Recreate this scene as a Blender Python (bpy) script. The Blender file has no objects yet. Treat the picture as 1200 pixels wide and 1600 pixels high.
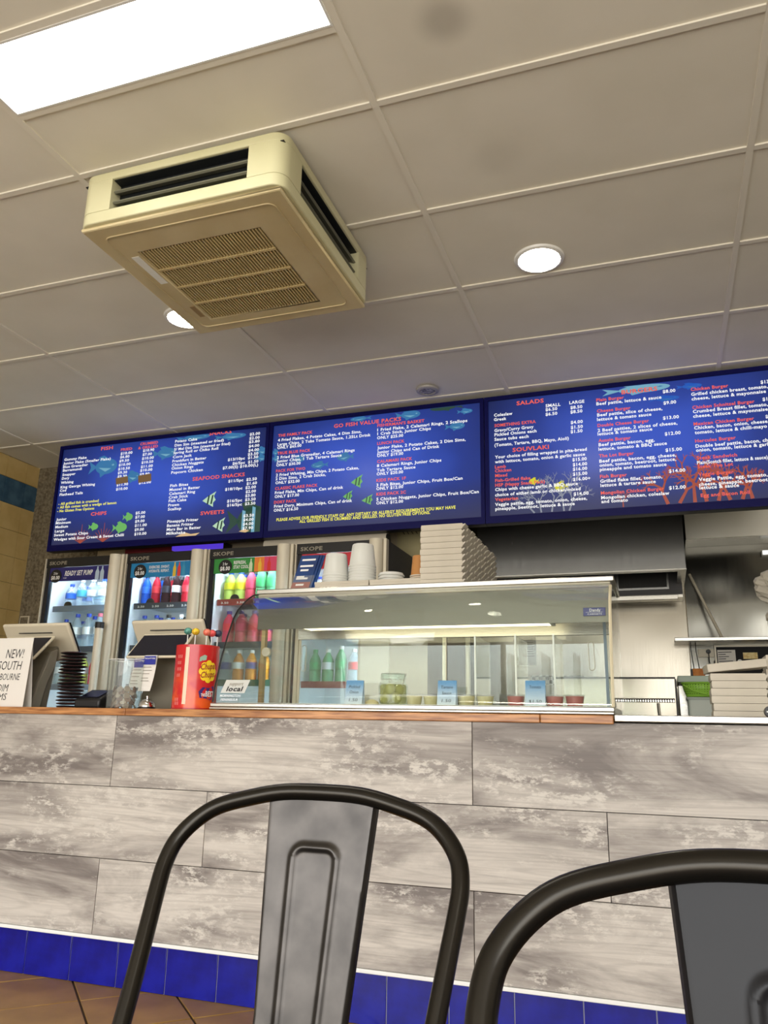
import bpy, math, random
from mathutils import Matrix, Vector
random.seed(7)
C = bpy.context.scene.collection
R = math.radians
# ------------------------------------------------------------------ camera
cam_data = bpy.data.cameras.new('camera'); cam = bpy.data.objects.new('camera', cam_data); C.objects.link(cam)
CAM_YAW, CAM_PITCH, CAM_ROLL, CAM_F = 0.336833873, 0.265640224, 0.0205735330, 1231.54
def cam_axes():
    cy, sy = math.cos(CAM_YAW), math.sin(CAM_YAW); cp, sp = math.cos(CAM_PITCH), math.sin(CAM_PITCH)
    f = Vector((-sy*cp, cy*cp, sp)); r = Vector((cy, sy, 0)); u = r.cross(f)
    c, s = math.cos(CAM_ROLL), math.sin(CAM_ROLL)
    return c*r+s*u, -s*r+c*u, f
_r, _u, _f = cam_axes()
cam.matrix_world = Matrix(((_r.x, _u.x, -_f.x, 0), (_r.y, _u.y, -_f.y, 0), (_r.z, _u.z, -_f.z, 0.95), (0, 0, 0, 1)))
cam_data.sensor_fit = 'HORIZONTAL'; cam_data.sensor_width = 36.0; cam_data.lens = CAM_F/1200*36.0
cam_data.clip_start = 0.02
bpy.context.scene.camera = cam
# ------------------------------------------------------------------ world, daylight, exposure
vs = bpy.context.scene.view_settings
vs.view_transform = 'Standard'; vs.look = 'None'; vs.gamma = 1; vs.use_curve_mapping = False
vs.exposure = 0.0
bpy.context.scene.cycles.max_bounces = 10
bpy.context.scene.cycles.transparent_max_bounces = 24
bpy.context.scene.cycles.sample_clamp_indirect = 6.0
SKY = 9.3
w = bpy.data.worlds.new('daylight'); bpy.context.scene.world = w; w.use_nodes = True
nt = w.node_tree; nt.nodes.clear()
o_ = nt.nodes.new('ShaderNodeOutputWorld'); bg = nt.nodes.new('ShaderNodeBackground')
tc = nt.nodes.new('ShaderNodeTexCoord'); sx = nt.nodes.new('ShaderNodeSeparateXYZ'); rp = nt.nodes.new('ShaderNodeValToRGB')
nt.links.new(tc.outputs['Generated'], sx.inputs[0]); nt.links.new(sx.outputs['Z'], rp.inputs[0])
rp.color_ramp.elements[0].position = 0.0; rp.color_ramp.elements[0].color = (0.60, 0.56, 0.50, 1)     # sunlit pavement side
rp.color_ramp.elements[1].position = 0.10; rp.color_ramp.elements[1].color = (0.97, 0.98, 1.0, 1)     # bright hazy sky
nt.links.new(rp.outputs[0], bg.inputs['Color']); bg.inputs['Strength'].default_value = SKY
nt.links.new(bg.outputs[0], o_.inputs[0])
# daylight enters through the shopfront opening behind the camera: a light portal in that opening
pl = bpy.data.lights.new('shopfront_daylight', 'AREA'); pl.shape = 'RECTANGLE'; pl.size = 6.9; pl.size_y = 2.3; pl.cycles.is_portal = True
po = bpy.data.objects.new('shopfront_daylight', pl); C.objects.link(po)
po.location = (-0.75, -2.98, 1.30); po.rotation_euler = (R(90), 0, 0)   # -Z of the lamp looks into the room (+Y)

# ------------------------------------------------------------------ helpers
def lin(c):
    out = []
    for v in c[:3]:
        v = v/255.0
        out.append(v/12.92 if v <= 0.04045 else ((v+0.055)/1.055)**2.4)
    return (out[0], out[1], out[2], 1.0)
def newmat(name):
    m = bpy.data.materials.new(name); m.use_nodes = True
    return m, m.node_tree, m.node_tree.nodes['Principled BSDF']
def noise_color(t, b, c1, c2, scale, coord='Object', stretch=(1, 1, 1), detail=4, lo=.35, hi=.65):
    tc = t.nodes.new('ShaderNodeTexCoord'); mp = t.nodes.new('ShaderNodeMapping'); n = t.nodes.new('ShaderNodeTexNoise'); r = t.nodes.new('ShaderNodeValToRGB')
    mp.inputs['Scale'].default_value = stretch
    n.inputs['Scale'].default_value = scale; n.inputs['Detail'].default_value = detail
    t.links.new(tc.outputs[coord], mp.inputs[0]); t.links.new(mp.outputs[0], n.inputs['Vector']); t.links.new(n.outputs['Fac'], r.inputs[0])
    r.color_ramp.elements[0].position = lo; r.color_ramp.elements[0].color = lin(c1)
    r.color_ramp.elements[1].position = hi; r.color_ramp.elements[1].color = lin(c2)
    t.links.new(r.outputs[0], b.inputs['Base Color'])
    return n, r
def M(name, col, rough=.5, metal=0.0, col2=None, scale=20, stretch=(1, 1, 1), bump=0, spec=None, lo=.35, hi=.65, coat=0):
    m, t, b = newmat(name)
    b.inputs['Base Color'].default_value = lin(col); b.inputs['Roughness'].default_value = rough; b.inputs['Metallic'].default_value = metal
    if spec is not None: b.inputs['Specular IOR Level'].default_value = spec
    if coat: b.inputs['Coat Weight'].default_value = coat; b.inputs['Coat Roughness'].default_value = .1
    if col2 is not None or bump:
        n, r = noise_color(t, b, col, col2 or col, scale, stretch=stretch, lo=lo, hi=hi)
        if bump:
            bp = t.nodes.new('ShaderNodeBump'); bp.inputs['Strength'].default_value = bump; bp.inputs['Distance'].default_value = .01
            t.links.new(n.outputs['Fac'], bp.inputs['Height']); t.links.new(bp.outputs[0], b.inputs['Normal'])
    return m
def emis(name, col, strength):
    m, t, b = newmat(name)
    b.inputs['Base Color'].default_value = (0, 0, 0, 1); b.inputs['Roughness'].default_value = .35
    b.inputs['Emission Color'].default_value = lin(col); b.inputs['Emission Strength'].default_value = strength
    return m
def glassmat(name, tint=(1, 1, 1), ior=1.45, rough=0.0, haze=0.0, hazecol=(230, 235, 235)):
    m = bpy.data.materials.new(name); m.use_nodes = True; t = m.node_tree; t.nodes.clear()
    o = t.nodes.new('ShaderNodeOutputMaterial'); tr = t.nodes.new('ShaderNodeBsdfTransparent'); gl = t.nodes.new('ShaderNodeBsdfGlossy')
    lw = t.nodes.new('ShaderNodeLayerWeight'); mx = t.nodes.new('ShaderNodeMixShader'); lw.inputs['Blend'].default_value = .5
    pw = t.nodes.new('ShaderNodeMath'); pw.operation = 'POWER'; pw.inputs[1].default_value = 5.0; fr = t.nodes.new('ShaderNodeMath'); fr.operation = 'MULTIPLY_ADD'   # Schlick: thin pane, both faces alike
    f0 = ((ior-1)/(ior+1))**2; fr.inputs[1].default_value = .8; fr.inputs[2].default_value = f0
    t.links.new(lw.outputs['Facing'], pw.inputs[0]); t.links.new(pw.outputs[0], fr.inputs[0])
    tr.inputs[0].default_value = (*tint, 1); gl.inputs['Roughness'].default_value = rough
    t.links.new(fr.outputs[0], mx.inputs[0]); t.links.new(tr.outputs[0], mx.inputs[1]); t.links.new(gl.outputs[0], mx.inputs[2])
    last = mx
    if haze:
        df = t.nodes.new('ShaderNodeBsdfDiffuse'); df.inputs[0].default_value = lin(hazecol)
        m2 = t.nodes.new('ShaderNodeMixShader'); m2.inputs[0].default_value = haze
        t.links.new(mx.outputs[0], m2.inputs[1]); t.links.new(df.outputs[0], m2.inputs[2]); last = m2
    t.links.new(last.outputs[0], o.inputs[0])
    return m

def translucent(name, col, clear=.25):
    m = bpy.data.materials.new(name); m.use_nodes = True; t = m.node_tree; t.nodes.clear()
    o = t.nodes.new('ShaderNodeOutputMaterial'); df = t.nodes.new('ShaderNodeBsdfDiffuse'); tl = t.nodes.new('ShaderNodeBsdfTranslucent'); tr = t.nodes.new('ShaderNodeBsdfTransparent'); gl = t.nodes.new('ShaderNodeBsdfGlossy')
    a = t.nodes.new('ShaderNodeMixShader'); b = t.nodes.new('ShaderNodeMixShader'); c = t.nodes.new('ShaderNodeMixShader')
    df.inputs[0].default_value = lin(col); tl.inputs[0].default_value = lin(col); gl.inputs['Roughness'].default_value = .2
    a.inputs[0].default_value = .22; b.inputs[0].default_value = clear; c.inputs[0].default_value = .05
    t.links.new(df.outputs[0], a.inputs[1]); t.links.new(tl.outputs[0], a.inputs[2]); t.links.new(a.outputs[0], b.inputs[1]); t.links.new(tr.outputs[0], b.inputs[2])
    t.links.new(b.outputs[0], c.inputs[1]); t.links.new(gl.outputs[0], c.inputs[2]); t.links.new(c.outputs[0], o.inputs[0])
    return m

class MB:
    def __init__(s): s.v = []; s.f = []
    def add(s, vs, fs):
        n = len(s.v); s.v += [tuple(p) for p in vs]; s.f += [tuple(i+n for i in f) for f in fs]; return s
    def box(s, x0, x1, y0, y1, z0, z1):
        return s.add([(x0,y0,z0),(x1,y0,z0),(x1,y1,z0),(x0,y1,z0),(x0,y0,z1),(x1,y0,z1),(x1,y1,z1),(x0,y1,z1)],
                     [(3,2,1,0),(4,5,6,7),(0,1,5,4),(1,2,6,5),(2,3,7,6),(3,0,4,7)])
    def cyl(s, p0, p1, r0, r1=None, n=16, caps=True):
        r1 = r0 if r1 is None else r1
        p0, p1 = Vector(p0), Vector(p1); d = (p1-p0).normalized()
        a = d.cross(Vector((0, 0, 1)) if abs(d.z) < .9 else Vector((1, 0, 0))).normalized(); b = d.cross(a)
        vs = []
        for p, r in ((p0, r0), (p1, r1)):
            for k in range(n):
                t = 2*math.pi*k/n; vs.append(p+a*(r*math.cos(t))+b*(r*math.sin(t)))
        fs = [(k, (k+1) % n, n+(k+1) % n, n+k) for k in range(n)]
        if caps: fs += [tuple(range(n-1, -1, -1)), tuple(range(n, 2*n))]
        return s.add(vs, fs)
    def tube(s, pts, r, n=10, caps=True):
        pts = [Vector(p) for p in pts]; m = len(pts); vs = []
        T = [(pts[min(i+1, m-1)]-pts[max(i-1, 0)]).normalized() for i in range(m)]
        a = T[0].cross(Vector((0, 0, 1)) if abs(T[0].z) < .9 else Vector((1, 0, 0))).normalized()
        for i in range(m):
            a = (a-T[i]*a.dot(T[i])).normalized(); b = T[i].cross(a)
            rr = r[i] if isinstance(r, (list, tuple)) else r
            for k in range(n):
                t = 2*math.pi*k/n; vs.append(pts[i]+a*(rr*math.cos(t))+b*(rr*math.sin(t)))
        fs = [(i*n+k, i*n+(k+1) % n, (i+1)*n+(k+1) % n, (i+1)*n+k) for i in range(m-1) for k in range(n)]
        if caps: fs += [tuple(range(n-1, -1, -1)), tuple(range((m-1)*n, m*n))]
        return s.add(vs, fs)
    def lathe(s, prof, n=16, c=(0, 0, 0)):
        vs = []; fs = []
        for r, z in prof:
            for k in range(n):
                t = 2*math.pi*k/n; vs.append((c[0]+r*math.cos(t), c[1]+r*math.sin(t), c[2]+z))
        for i in range(len(prof)-1):
            for k in range(n): fs.append((i*n+k, i*n+(k+1) % n, (i+1)*n+(k+1) % n, (i+1)*n+k))
        fs.append(tuple(range(n-1, -1, -1))); fs.append(tuple(range((len(prof)-1)*n, len(prof)*n)))
        return s.add(vs, fs)
    def prism(s, poly, axis, a, b):
        def P(p, t): return {'x': (t, p[0], p[1]), 'y': (p[0], t, p[1]), 'z': (p[0], p[1], t)}[axis]
        n = len(poly); vs = [P(p, a) for p in poly]+[P(p, b) for p in poly]
        fs = [(k, (k+1) % n, n+(k+1) % n, n+k) for k in range(n)]+[tuple(range(n-1, -1, -1)), tuple(range(n, 2*n))]
        return s.add(vs, fs)
    def poly_y(s, pts, y):
        return s.add([(p[0], y, p[1]) for p in pts], [tuple(range(len(pts)))])
    def sphere(s, c, r, n=12, m=8, sc=(1, 1, 1)):
        vs = []; fs = []
        for i in range(m+1):
            ph = math.pi*i/m
            for k in range(n):
                t = 2*math.pi*k/n
                vs.append((c[0]+sc[0]*r*math.sin(ph)*math.cos(t), c[1]+sc[1]*r*math.sin(ph)*math.sin(t), c[2]+sc[2]*r*math.cos(ph)))
        for i in range(m):
            for k in range(n): fs.append((i*n+k, (i+1)*n+k, (i+1)*n+(k+1) % n, i*n+(k+1) % n))
        return s.add(vs, fs)
    def build(s, name, mat, parent=None, bevel=0, smooth=False, label=None, kind=None, world=False, loc=None, solid=0, sub=0, fix=True):
        vs = s.v
        if world and parent is not None:
            off = Vector((0, 0, 0)); p = parent
            while p: off += p.location; p = p.parent
            vs = [(a-off.x, b-off.y, c-off.z) for a, b, c in vs]
        me = bpy.data.meshes.new(name); me.from_pydata(vs, [], s.f)
        if fix:
            import bmesh
            bm = bmesh.new(); bm.from_mesh(me)
            bmesh.ops.remove_doubles(bm, verts=bm.verts, dist=1e-6)
            bmesh.ops.recalc_face_normals(bm, faces=bm.faces); bm.to_mesh(me); bm.free()
        me.materials.append(mat)
        if smooth:
            me.polygons.foreach_set('use_smooth', [True]*len(me.polygons)); me.set_sharp_from_angle(angle=R(38))
        o = bpy.data.objects.new(name, me); C.objects.link(o)
        if parent: o.parent = parent
        if loc: o.location = loc
        if bevel:
            b = o.modifiers.new('bevel', 'BEVEL'); b.width = bevel; b.segments = 2; b.limit_method = 'ANGLE'; b.angle_limit = R(40)
            me.polygons.foreach_set('use_smooth', [True]*len(me.polygons)); me.set_sharp_from_angle(angle=R(60))
        if sub:
            b = o.modifiers.new('subd', 'SUBSURF'); b.levels = sub; b.render_levels = sub
        if solid:
            b = o.modifiers.new('solid', 'SOLIDIFY'); b.thickness = solid; b.offset = 0
        if label: o['label'] = label
        if kind is None and any(k in name for k in ('lettering', 'handwriting', '_lines', 'fine_print')): kind = 'stuff'   # print too small to pick apart
        if kind: o['kind'] = kind
        return o
def tag(o, label=None, cat=None, group=None, kind=None):
    if label: o['label'] = label
    if cat: o['category'] = cat
    if group: o['group'] = group
    if kind: o['kind'] = kind
    return o
def thing(name, label, cat, loc=(0, 0, 0), rz=0, group=None):
    o = bpy.data.objects.new(name, None); C.objects.link(o); o.location = loc; o.rotation_euler = (0, 0, rz)
    o.empty_display_size = .05
    return tag(o, label, cat, group)
ORDN = ['first', 'second', 'third', 'fourth', 'fifth', 'sixth', 'seventh', 'eighth', 'ninth', 'tenth', 'eleventh', 'twelfth', 'thirteenth', 'fourteenth', 'fifteenth', 'sixteenth', 'seventeenth']
def nth(k, n, end='bottom'): return 'bottom' if k == 0 else 'top' if k == n-1 else ORDN[k]+' from bottom'
KIDS = {}
def kids(o):
    return [c for c in C.objects if c.parent == o]
def copy_tree(o, parent=None, table=None):
    if table is None:
        table = {}
        for c in C.objects: table.setdefault(c.parent, []).append(c)
    c = o.copy(); C.objects.link(c)
    if parent: c.parent = parent
    for ch in table.get(o, []): copy_tree(ch, c, table)
    return c
def inst(o, parent=None, loc=None, rot=None):
    c = o.copy(); C.objects.link(c)
    if parent: c.parent = parent
    if loc: c.location = loc
    if rot: c.rotation_euler = rot
    return c
# ---- lettering: text outlines turned into mesh, returned in the plane (u right, v up)
_tc = {}
def letters(txt, bold=.018, shear=0.0):
    key = (txt, bold, shear)
    if key in _tc: return _tc[key]
    cu = bpy.data.curves.new('lettering', 'FONT'); cu.body = txt; cu.resolution_u = 2; cu.offset = bold; cu.space_character = 1.0+2.6*max(0, bold); cu.shear = shear
    ob = bpy.data.objects.new('lettering', cu); C.objects.link(ob)
    dg = bpy.context.evaluated_depsgraph_get(); me = bpy.data.meshes.new_from_object(ob.evaluated_get(dg))
    v = [(p.co.x, p.co.y) for p in me.vertices]; f = [tuple(p.vertices) for p in me.polygons]
    bpy.data.objects.remove(ob); bpy.data.curves.remove(cu); bpy.data.meshes.remove(me)
    x0 = min(p[0] for p in v); x1 = max(p[0] for p in v)
    v = [(p[0]-x0, p[1]) for p in v]
    _tc[key] = (v, f, x1-x0); return _tc[key]
def text_on(mb, txt, fn, width=None, size=None, bold=.018, shear=0.0, center=False):
    """fn(u, v) maps plane metres (u right from start, v up from baseline) to a 3-D point"""
    v, f, wd = letters(txt, bold, shear)
    sy = size if size else (width/wd); sxx = (width/wd) if width else sy
    off = -wd*sxx/2 if center else 0
    mb.add([fn(p[0]*sxx+off, p[1]*sy) for p in v], f)

# ------------------------------------------------------------------ materials
CEIL_Z = 2.96
m_ceil, t, b = newmat('painted_ceiling')
b.inputs['Roughness'].default_value = .75
n_, r_ = noise_color(t, b, (230, 225, 210), (236, 231, 217), 3.0, coord='Object')
geo = t.nodes.new('ShaderNodeNewGeometry')           # three old round smudges in the paint
last = r_.outputs[0]
for (cx, cy, rad, amt) in ((-.475, 1.80, .11, .34), (-.44, 2.42, .13, .10), (.10, 1.60, .09, .14)):
    d = t.nodes.new('ShaderNodeVectorMath'); d.operation = 'DISTANCE'; d.inputs[1].default_value = (cx, cy, 2.957)
    t.links.new(geo.outputs['Position'], d.inputs[0])
    mr = t.nodes.new('ShaderNodeMapRange'); mr.interpolation_type = 'SMOOTHSTEP'
    mr.inputs['From Min'].default_value = rad*.2; mr.inputs['From Max'].default_value = rad; mr.inputs['To Min'].default_value = amt; mr.inputs['To Max'].default_value = 0
    t.links.new(d.outputs['Value'], mr.inputs['Value'])
    mx = t.nodes.new('ShaderNodeMix'); mx.data_type = 'RGBA'; mx.inputs['B'].default_value = lin((105, 98, 84))
    t.links.new(mr.outputs[0], mx.inputs['Factor']); t.links.new(last, mx.inputs['A']); last = mx.outputs['Result']
t.links.new(last, b.inputs['Base Color'])
m_tee = M('ceiling_tee_paint', (236, 231, 217), .5)
m_plaster = M('cream_plaster', (196, 182, 152), .8, col2=(186, 172, 142), scale=4)
m_floorbase = M('floor_grout', (70, 52, 38), .9)
m_white_paint = M('white_wall', (214, 208, 196), .8)
m_darkwall = M('textured_brown_wall', (92, 82, 64), .9, col2=(132, 122, 100), scale=55, bump=.5)
m_cream_tile = M('cream_wall_tile', (214, 184, 118), .25, col2=(226, 198, 134), scale=7)
m_blue_wtile = M('slate_blue_tile', (56, 92, 120), .25, col2=(78, 114, 140), scale=12)
m_grout = M('pale_grout', (188, 170, 130), .9)
m_blue_tile = M('cobalt_tile', (8, 13, 118), .24, col2=(15, 24, 146), scale=11, bump=.12)
m_white_trim = M('white_trim', (236, 236, 232), .35)
m_terra = M('terracotta_tile', (138, 102, 44), .4, col2=(160, 122, 60), scale=6)
m_timber = M('oiled_timber', (138, 84, 42), .35, col2=(204, 146, 90), scale=6, stretch=(1.2, 9, 14))
# weathered grey boards
m_plank, t, b = newmat('weathered_grey_board')
b.inputs['Roughness'].default_value = .55
tc = t.nodes.new('ShaderNodeTexCoord'); oi = t.nodes.new('ShaderNodeObjectInfo')
mul = t.nodes.new('ShaderNodeMath'); mul.operation = 'MULTIPLY'; mul.inputs[1].default_value = 37.0; t.links.new(oi.outputs['Random'], mul.inputs[0])
av = t.nodes.new('ShaderNodeVectorMath'); av.operation = 'ADD'
t.links.new(tc.outputs['Object'], av.inputs[0]); t.links.new(mul.outputs[0], av.inputs[1])
def nz(scale, stretch, detail=5, rough=.55, dist=0.0):
    mp = t.nodes.new('ShaderNodeMapping'); mp.inputs['Scale'].default_value = stretch; n = t.nodes.new('ShaderNodeTexNoise')
    n.inputs['Scale'].default_value = scale; n.inputs['Detail'].default_value = detail; n.inputs['Roughness'].default_value = rough; n.inputs['Distortion'].default_value = dist
    t.links.new(av.outputs[0], mp.inputs[0]); t.links.new(mp.outputs[0], n.inputs['Vector']); return n
def mixc(fac, a, bb):
    m = t.nodes.new('ShaderNodeMix'); m.data_type = 'RGBA'
    for s, v in (('Factor', fac), ('A', a), ('B', bb)):
        if hasattr(v, 'is_linked') or hasattr(v, 'links'): t.links.new(v, m.inputs[s])
        elif s == 'Factor': m.inputs[s].default_value = v
        else: m.inputs[s].default_value = lin(v)
    return m.outputs['Result']
def ramp(src, p0, p1):
    r = t.nodes.new('ShaderNodeMapRange'); r.inputs['From Min'].default_value = p0; r.inputs['From Max'].default_value = p1
    t.links.new(src, r.inputs['Value']); return r.outputs[0]
big = nz(1.7, (.8, 1, 3.6), 9, .6, .7); fine = nz(7, (.5, 1, 22), 6, .7); speck = nz(17, (1, 1, 2.2), 8, .75); streak = nz(2.2, (.4, 1, 14), 5, .6, .2); patch = nz(1.7, (1, 1, 3.0), 9, .66, .2)
c1 = mixc(ramp(big.outputs['Fac'], .36, .60), (116, 108, 103), (202, 195, 185))
sm_ = t.nodes.new('ShaderNodeMath'); sm_.operation = 'MULTIPLY'; sm_.inputs[1].default_value = .35; t.links.new(ramp(streak.outputs['Fac'], .46, .74), sm_.inputs[0])
c2 = mixc(sm_.outputs[0], c1, (126, 117, 111))
mlt = t.nodes.new('ShaderNodeMath'); mlt.operation = 'MULTIPLY'; t.links.new(ramp(speck.outputs['Fac'], .49, .57), mlt.inputs[0]); t.links.new(ramp(patch.outputs['Fac'], .47, .56), mlt.inputs[1])
c3 = mixc(mlt.outputs[0], c2, (206, 200, 190))
fm = t.nodes.new('ShaderNodeMath'); fm.operation = 'MULTIPLY'; fm.inputs[1].default_value = .24; t.links.new(ramp(fine.outputs['Fac'], .45, .75), fm.inputs[0])
c4 = mixc(fm.outputs[0], c3, (108, 100, 97))
# growth rings drawn out along the board
wv = t.nodes.new('ShaderNodeTexWave'); wv.wave_type = 'RINGS'; wv.rings_direction = 'Y'; wv.inputs['Scale'].default_value = 5.0; wv.inputs['Distortion'].default_value = 2.2; wv.inputs['Detail'].default_value = 2; wv.inputs['Detail Scale'].default_value = .8
mpw = t.nodes.new('ShaderNodeMapping'); mpw.inputs['Scale'].default_value = (.26, 1, 3.0)
mo = t.nodes.new('ShaderNodeMath'); mo.operation = 'MULTIPLY_ADD'; mo.inputs[1].default_value = 1.3; mo.inputs[2].default_value = -.65; t.links.new(oi.outputs['Random'], mo.inputs[0])
cx_ = t.nodes.new('ShaderNodeCombineXYZ'); t.links.new(mo.outputs[0], cx_.inputs[0]); cx_.inputs[2].default_value = .06
av2 = t.nodes.new('ShaderNodeVectorMath'); av2.operation = 'ADD'; t.links.new(tc.outputs['Object'], av2.inputs[0]); t.links.new(cx_.outputs[0], av2.inputs[1]); t.links.new(av2.outputs[0], mpw.inputs[0]); t.links.new(mpw.outputs[0], wv.inputs['Vector'])
wr = t.nodes.new('ShaderNodeMath'); wr.operation = 'MULTIPLY'; wr.inputs[1].default_value = .15; t.links.new(ramp(wv.outputs['Fac'], .80, 1.0), wr.inputs[0])
c5 = mixc(wr.outputs[0], c4, (96, 88, 84))
t.links.new(c5, b.inputs['Base Color'])
bp = t.nodes.new('ShaderNodeBump'); bp.inputs['Strength'].default_value = .15; bp.inputs['Distance'].default_value = .004; t.links.new(fine.outputs['Fac'], bp.inputs['Height']); t.links.new(bp.outputs[0], b.inputs['Normal'])

def steel(name, col, rough, stretch=(1, 1, 60), bump=.02, wav=0.0):
    m, t, b = newmat(name); b.inputs['Base Color'].default_value = lin(col); b.inputs['Metallic'].default_value = 1; b.inputs['Roughness'].default_value = rough
    tc = t.nodes.new('ShaderNodeTexCoord'); mp = t.nodes.new('ShaderNodeMapping'); mp.inputs['Scale'].default_value = stretch
    n = t.nodes.new('ShaderNodeTexNoise'); n.inputs['Scale'].default_value = 6; n.inputs['Detail'].default_value = 3
    t.links.new(tc.outputs['Object'], mp.inputs[0]); t.links.new(mp.outputs[0], n.inputs['Vector'])
    mr = t.nodes.new('ShaderNodeMapRange'); mr.inputs['To Min'].default_value = rough*.8; mr.inputs['To Max'].default_value = rough*1.25; t.links.new(n.outputs['Fac'], mr.inputs['Value']); t.links.new(mr.outputs[0], b.inputs['Roughness'])
    bp = t.nodes.new('ShaderNodeBump'); bp.inputs['Strength'].default_value = bump; bp.inputs['Distance'].default_value = .002; t.links.new(n.outputs['Fac'], bp.inputs['Height'])
    last = bp
    if wav:
        n2 = t.nodes.new('ShaderNodeTexNoise'); n2.inputs['Scale'].default_value = 1.6; n2.inputs['Detail'].default_value = 1; t.links.new(tc.outputs['Object'], n2.inputs['Vector'])
        b2 = t.nodes.new('ShaderNodeBump'); b2.inputs['Strength'].default_value = wav; b2.inputs['Distance'].default_value = .12; t.links.new(n2.outputs['Fac'], b2.inputs['Height']); t.links.new(bp.outputs[0], b2.inputs['Normal']); last = b2
    t.links.new(last.outputs[0], b.inputs['Normal'])
    return m
m_steel = steel('brushed_steel', (196, 194, 186), .28, stretch=(1, 60, 60))
m_steel_v = steel('brushed_steel_upright', (165, 165, 162), .24, stretch=(40, 40, 1))
m_steel_sheet = steel('dented_steel_sheet', (112, 111, 104), .16, stretch=(8, 8, 1), bump=.004, wav=.22)
m_steel_wall = steel('steel_wall_sheet', (136, 131, 119), .20, stretch=(30, 1, 1), wav=.08)
m_alu = M('satin_aluminium', (222, 214, 194), .42, .1)
m_canopy = steel('canopy_steel', (92, 90, 80), .32, stretch=(1, 40, 40))
m_chrome = M('chrome', (225, 225, 225), .08, 1)
m_black = M('black_plastic', (16, 16, 18), .45)
m_blackgloss = M('black_gloss', (12, 12, 16), .15)
m_greydark = M('charcoal_panel', (58, 56, 58), .5)
m_ac_white = M('aged_white_plastic', (212, 208, 172), .42, col2=(202, 198, 158), scale=3)
m_ac_tan = M('yellowed_plastic', (206, 190, 148), .45, col2=(192, 174, 130), scale=3.5)
m_ac_slat = M('yellowed_grille', (196, 176, 126), .5)
m_ac_shade = M('louvre_recess_shade', (12, 18, 21), .6)
m_ac_vane = M('louvre_vane', (120, 120, 104), .45)
m_sticker = M('white_sticker', (235, 235, 228), .4)
m_pos = M('beige_plastic', (214, 204, 180), .4)
m_pos_grey = M('warm_grey_plastic', (146, 140, 126), .5)
m_pos_dark = M('taupe_plastic', (112, 106, 92), .5)
m_screen_off = M('dark_screen_glass', (24, 26, 40), .12)
m_paper = M('white_paper', (232, 228, 220), .8)
m_ink = M('black_ink', (30, 30, 32), .7)
m_navy_ink = M('navy_ink', (36, 44, 150), .6)
m_white_ink = M('white_ink', (238, 238, 238), .6)
m_card = M('white_carton', (206, 198, 182), .75, col2=(196, 188, 172), scale=8)
m_card_edge = M('grey_carton_board', (196, 190, 176), .8)
m_kraft = M('kraft_paper', (184, 128, 70), .7)
m_tub = translucent('frosted_plastic', (246, 247, 242), .20)
m_glass = glassmat('clear_glass', tint=(.93, .965, .95))
m_glass_case = glassmat('display_glass', tint=(.95, .97, .955), haze=.010)
m_bottle = glassmat('clear_bottle', tint=(.86, .93, .97), ior=1.4, haze=.22, hazecol=(225, 240, 250))
m_bezel = M('navy_bezel', (8, 9, 80), .45, spec=.15)
m_rust_patch = emis('tape_patch', (120, 92, 62), .9)
# screens
def screen_mat(name, cx, cz):
    m, t, b = newmat(name); b.inputs['Base Color'].default_value = (0, 0, 0, 1); b.inputs['Roughness'].default_value = .3
    tc = t.nodes.new('ShaderNodeTexCoord'); mp = t.nodes.new('ShaderNodeMapping'); mp.inputs['Location'].default_value = (-cx, -4.5, -cz)
    t.links.new(tc.outputs['Object'], mp.inputs[0])
    sp = t.nodes.new('ShaderNodeSeparateXYZ'); t.links.new(mp.outputs[0], sp.inputs[0])
    def math_(op, a, bb):
        n = t.nodes.new('ShaderNodeMath'); n.operation = op
        for i, v in enumerate((a, bb)):
            if isinstance(v, (int, float)): n.inputs[i].default_value = v
            else: t.links.new(v, n.inputs[i])
        return n.outputs[0]
    x2 = math_('POWER', math_('DIVIDE', sp.outputs['X'], .72), 2); z2 = math_('POWER', math_('DIVIDE', math_('ADD', sp.outputs['Z'], -.03), .40), 2)
    n = t.nodes.new('ShaderNodeTexNoise'); n.inputs['Scale'].default_value = 2.2; t.links.new(mp.outputs[0], n.inputs['Vector'])
    d = math_('ADD', math_('ADD', x2, z2), math_('MULTIPLY', math_('ADD', n.outputs['Fac'], -.5), 1.2))
    r = t.nodes.new('ShaderNodeValToRGB'); t.links.new(math_('DIVIDE', d, 2.2), r.inputs[0])
    e = r.color_ramp.elements; e[0].position = 0; e[0].color = lin((54, 84, 190)); e[1].position = 1; e[1].color = lin((22, 34, 84))
    k = e.new(.36); k.color = lin((36, 58, 140))
    g = t.nodes.new('ShaderNodeMapRange'); g.inputs['From Min'].default_value = -.10; g.inputs['From Max'].default_value = -.40; t.links.new(sp.outputs['Z'], g.inputs['Value'])
    mx = t.nodes.new('ShaderNodeMix'); mx.data_type = 'RGBA'; mx.inputs['B'].default_value = lin((44, 48, 84)); t.links.new(g.outputs[0], mx.inputs['Factor']); t.links.new(r.outputs[0], mx.inputs['A'])
    t.links.new(mx.outputs['Result'], b.inputs['Emission Color']); b.inputs['Emission Strength'].default_value = 1.0
    return m
e_white = emis('screen_white', (250, 250, 250), 1.0); e_red = emis('screen_red', (238, 96, 78), 1.0); e_yellow = emis('screen_yellow', (246, 240, 90), 1.0)
e_fish = emis('screen_fish_blue', (58, 122, 172), .9); e_fishdk = emis('screen_fish_teal', (120, 176, 200), .9); e_green = emis('screen_fish_green', (112, 186, 100), .9)
e_pale = emis('screen_fish_pale', (190, 225, 190), .9); e_dk = emis('screen_fish_dark', (22, 50, 44), .9); e_olive = emis('screen_fish_olive', (44, 74, 62), .9)
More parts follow.
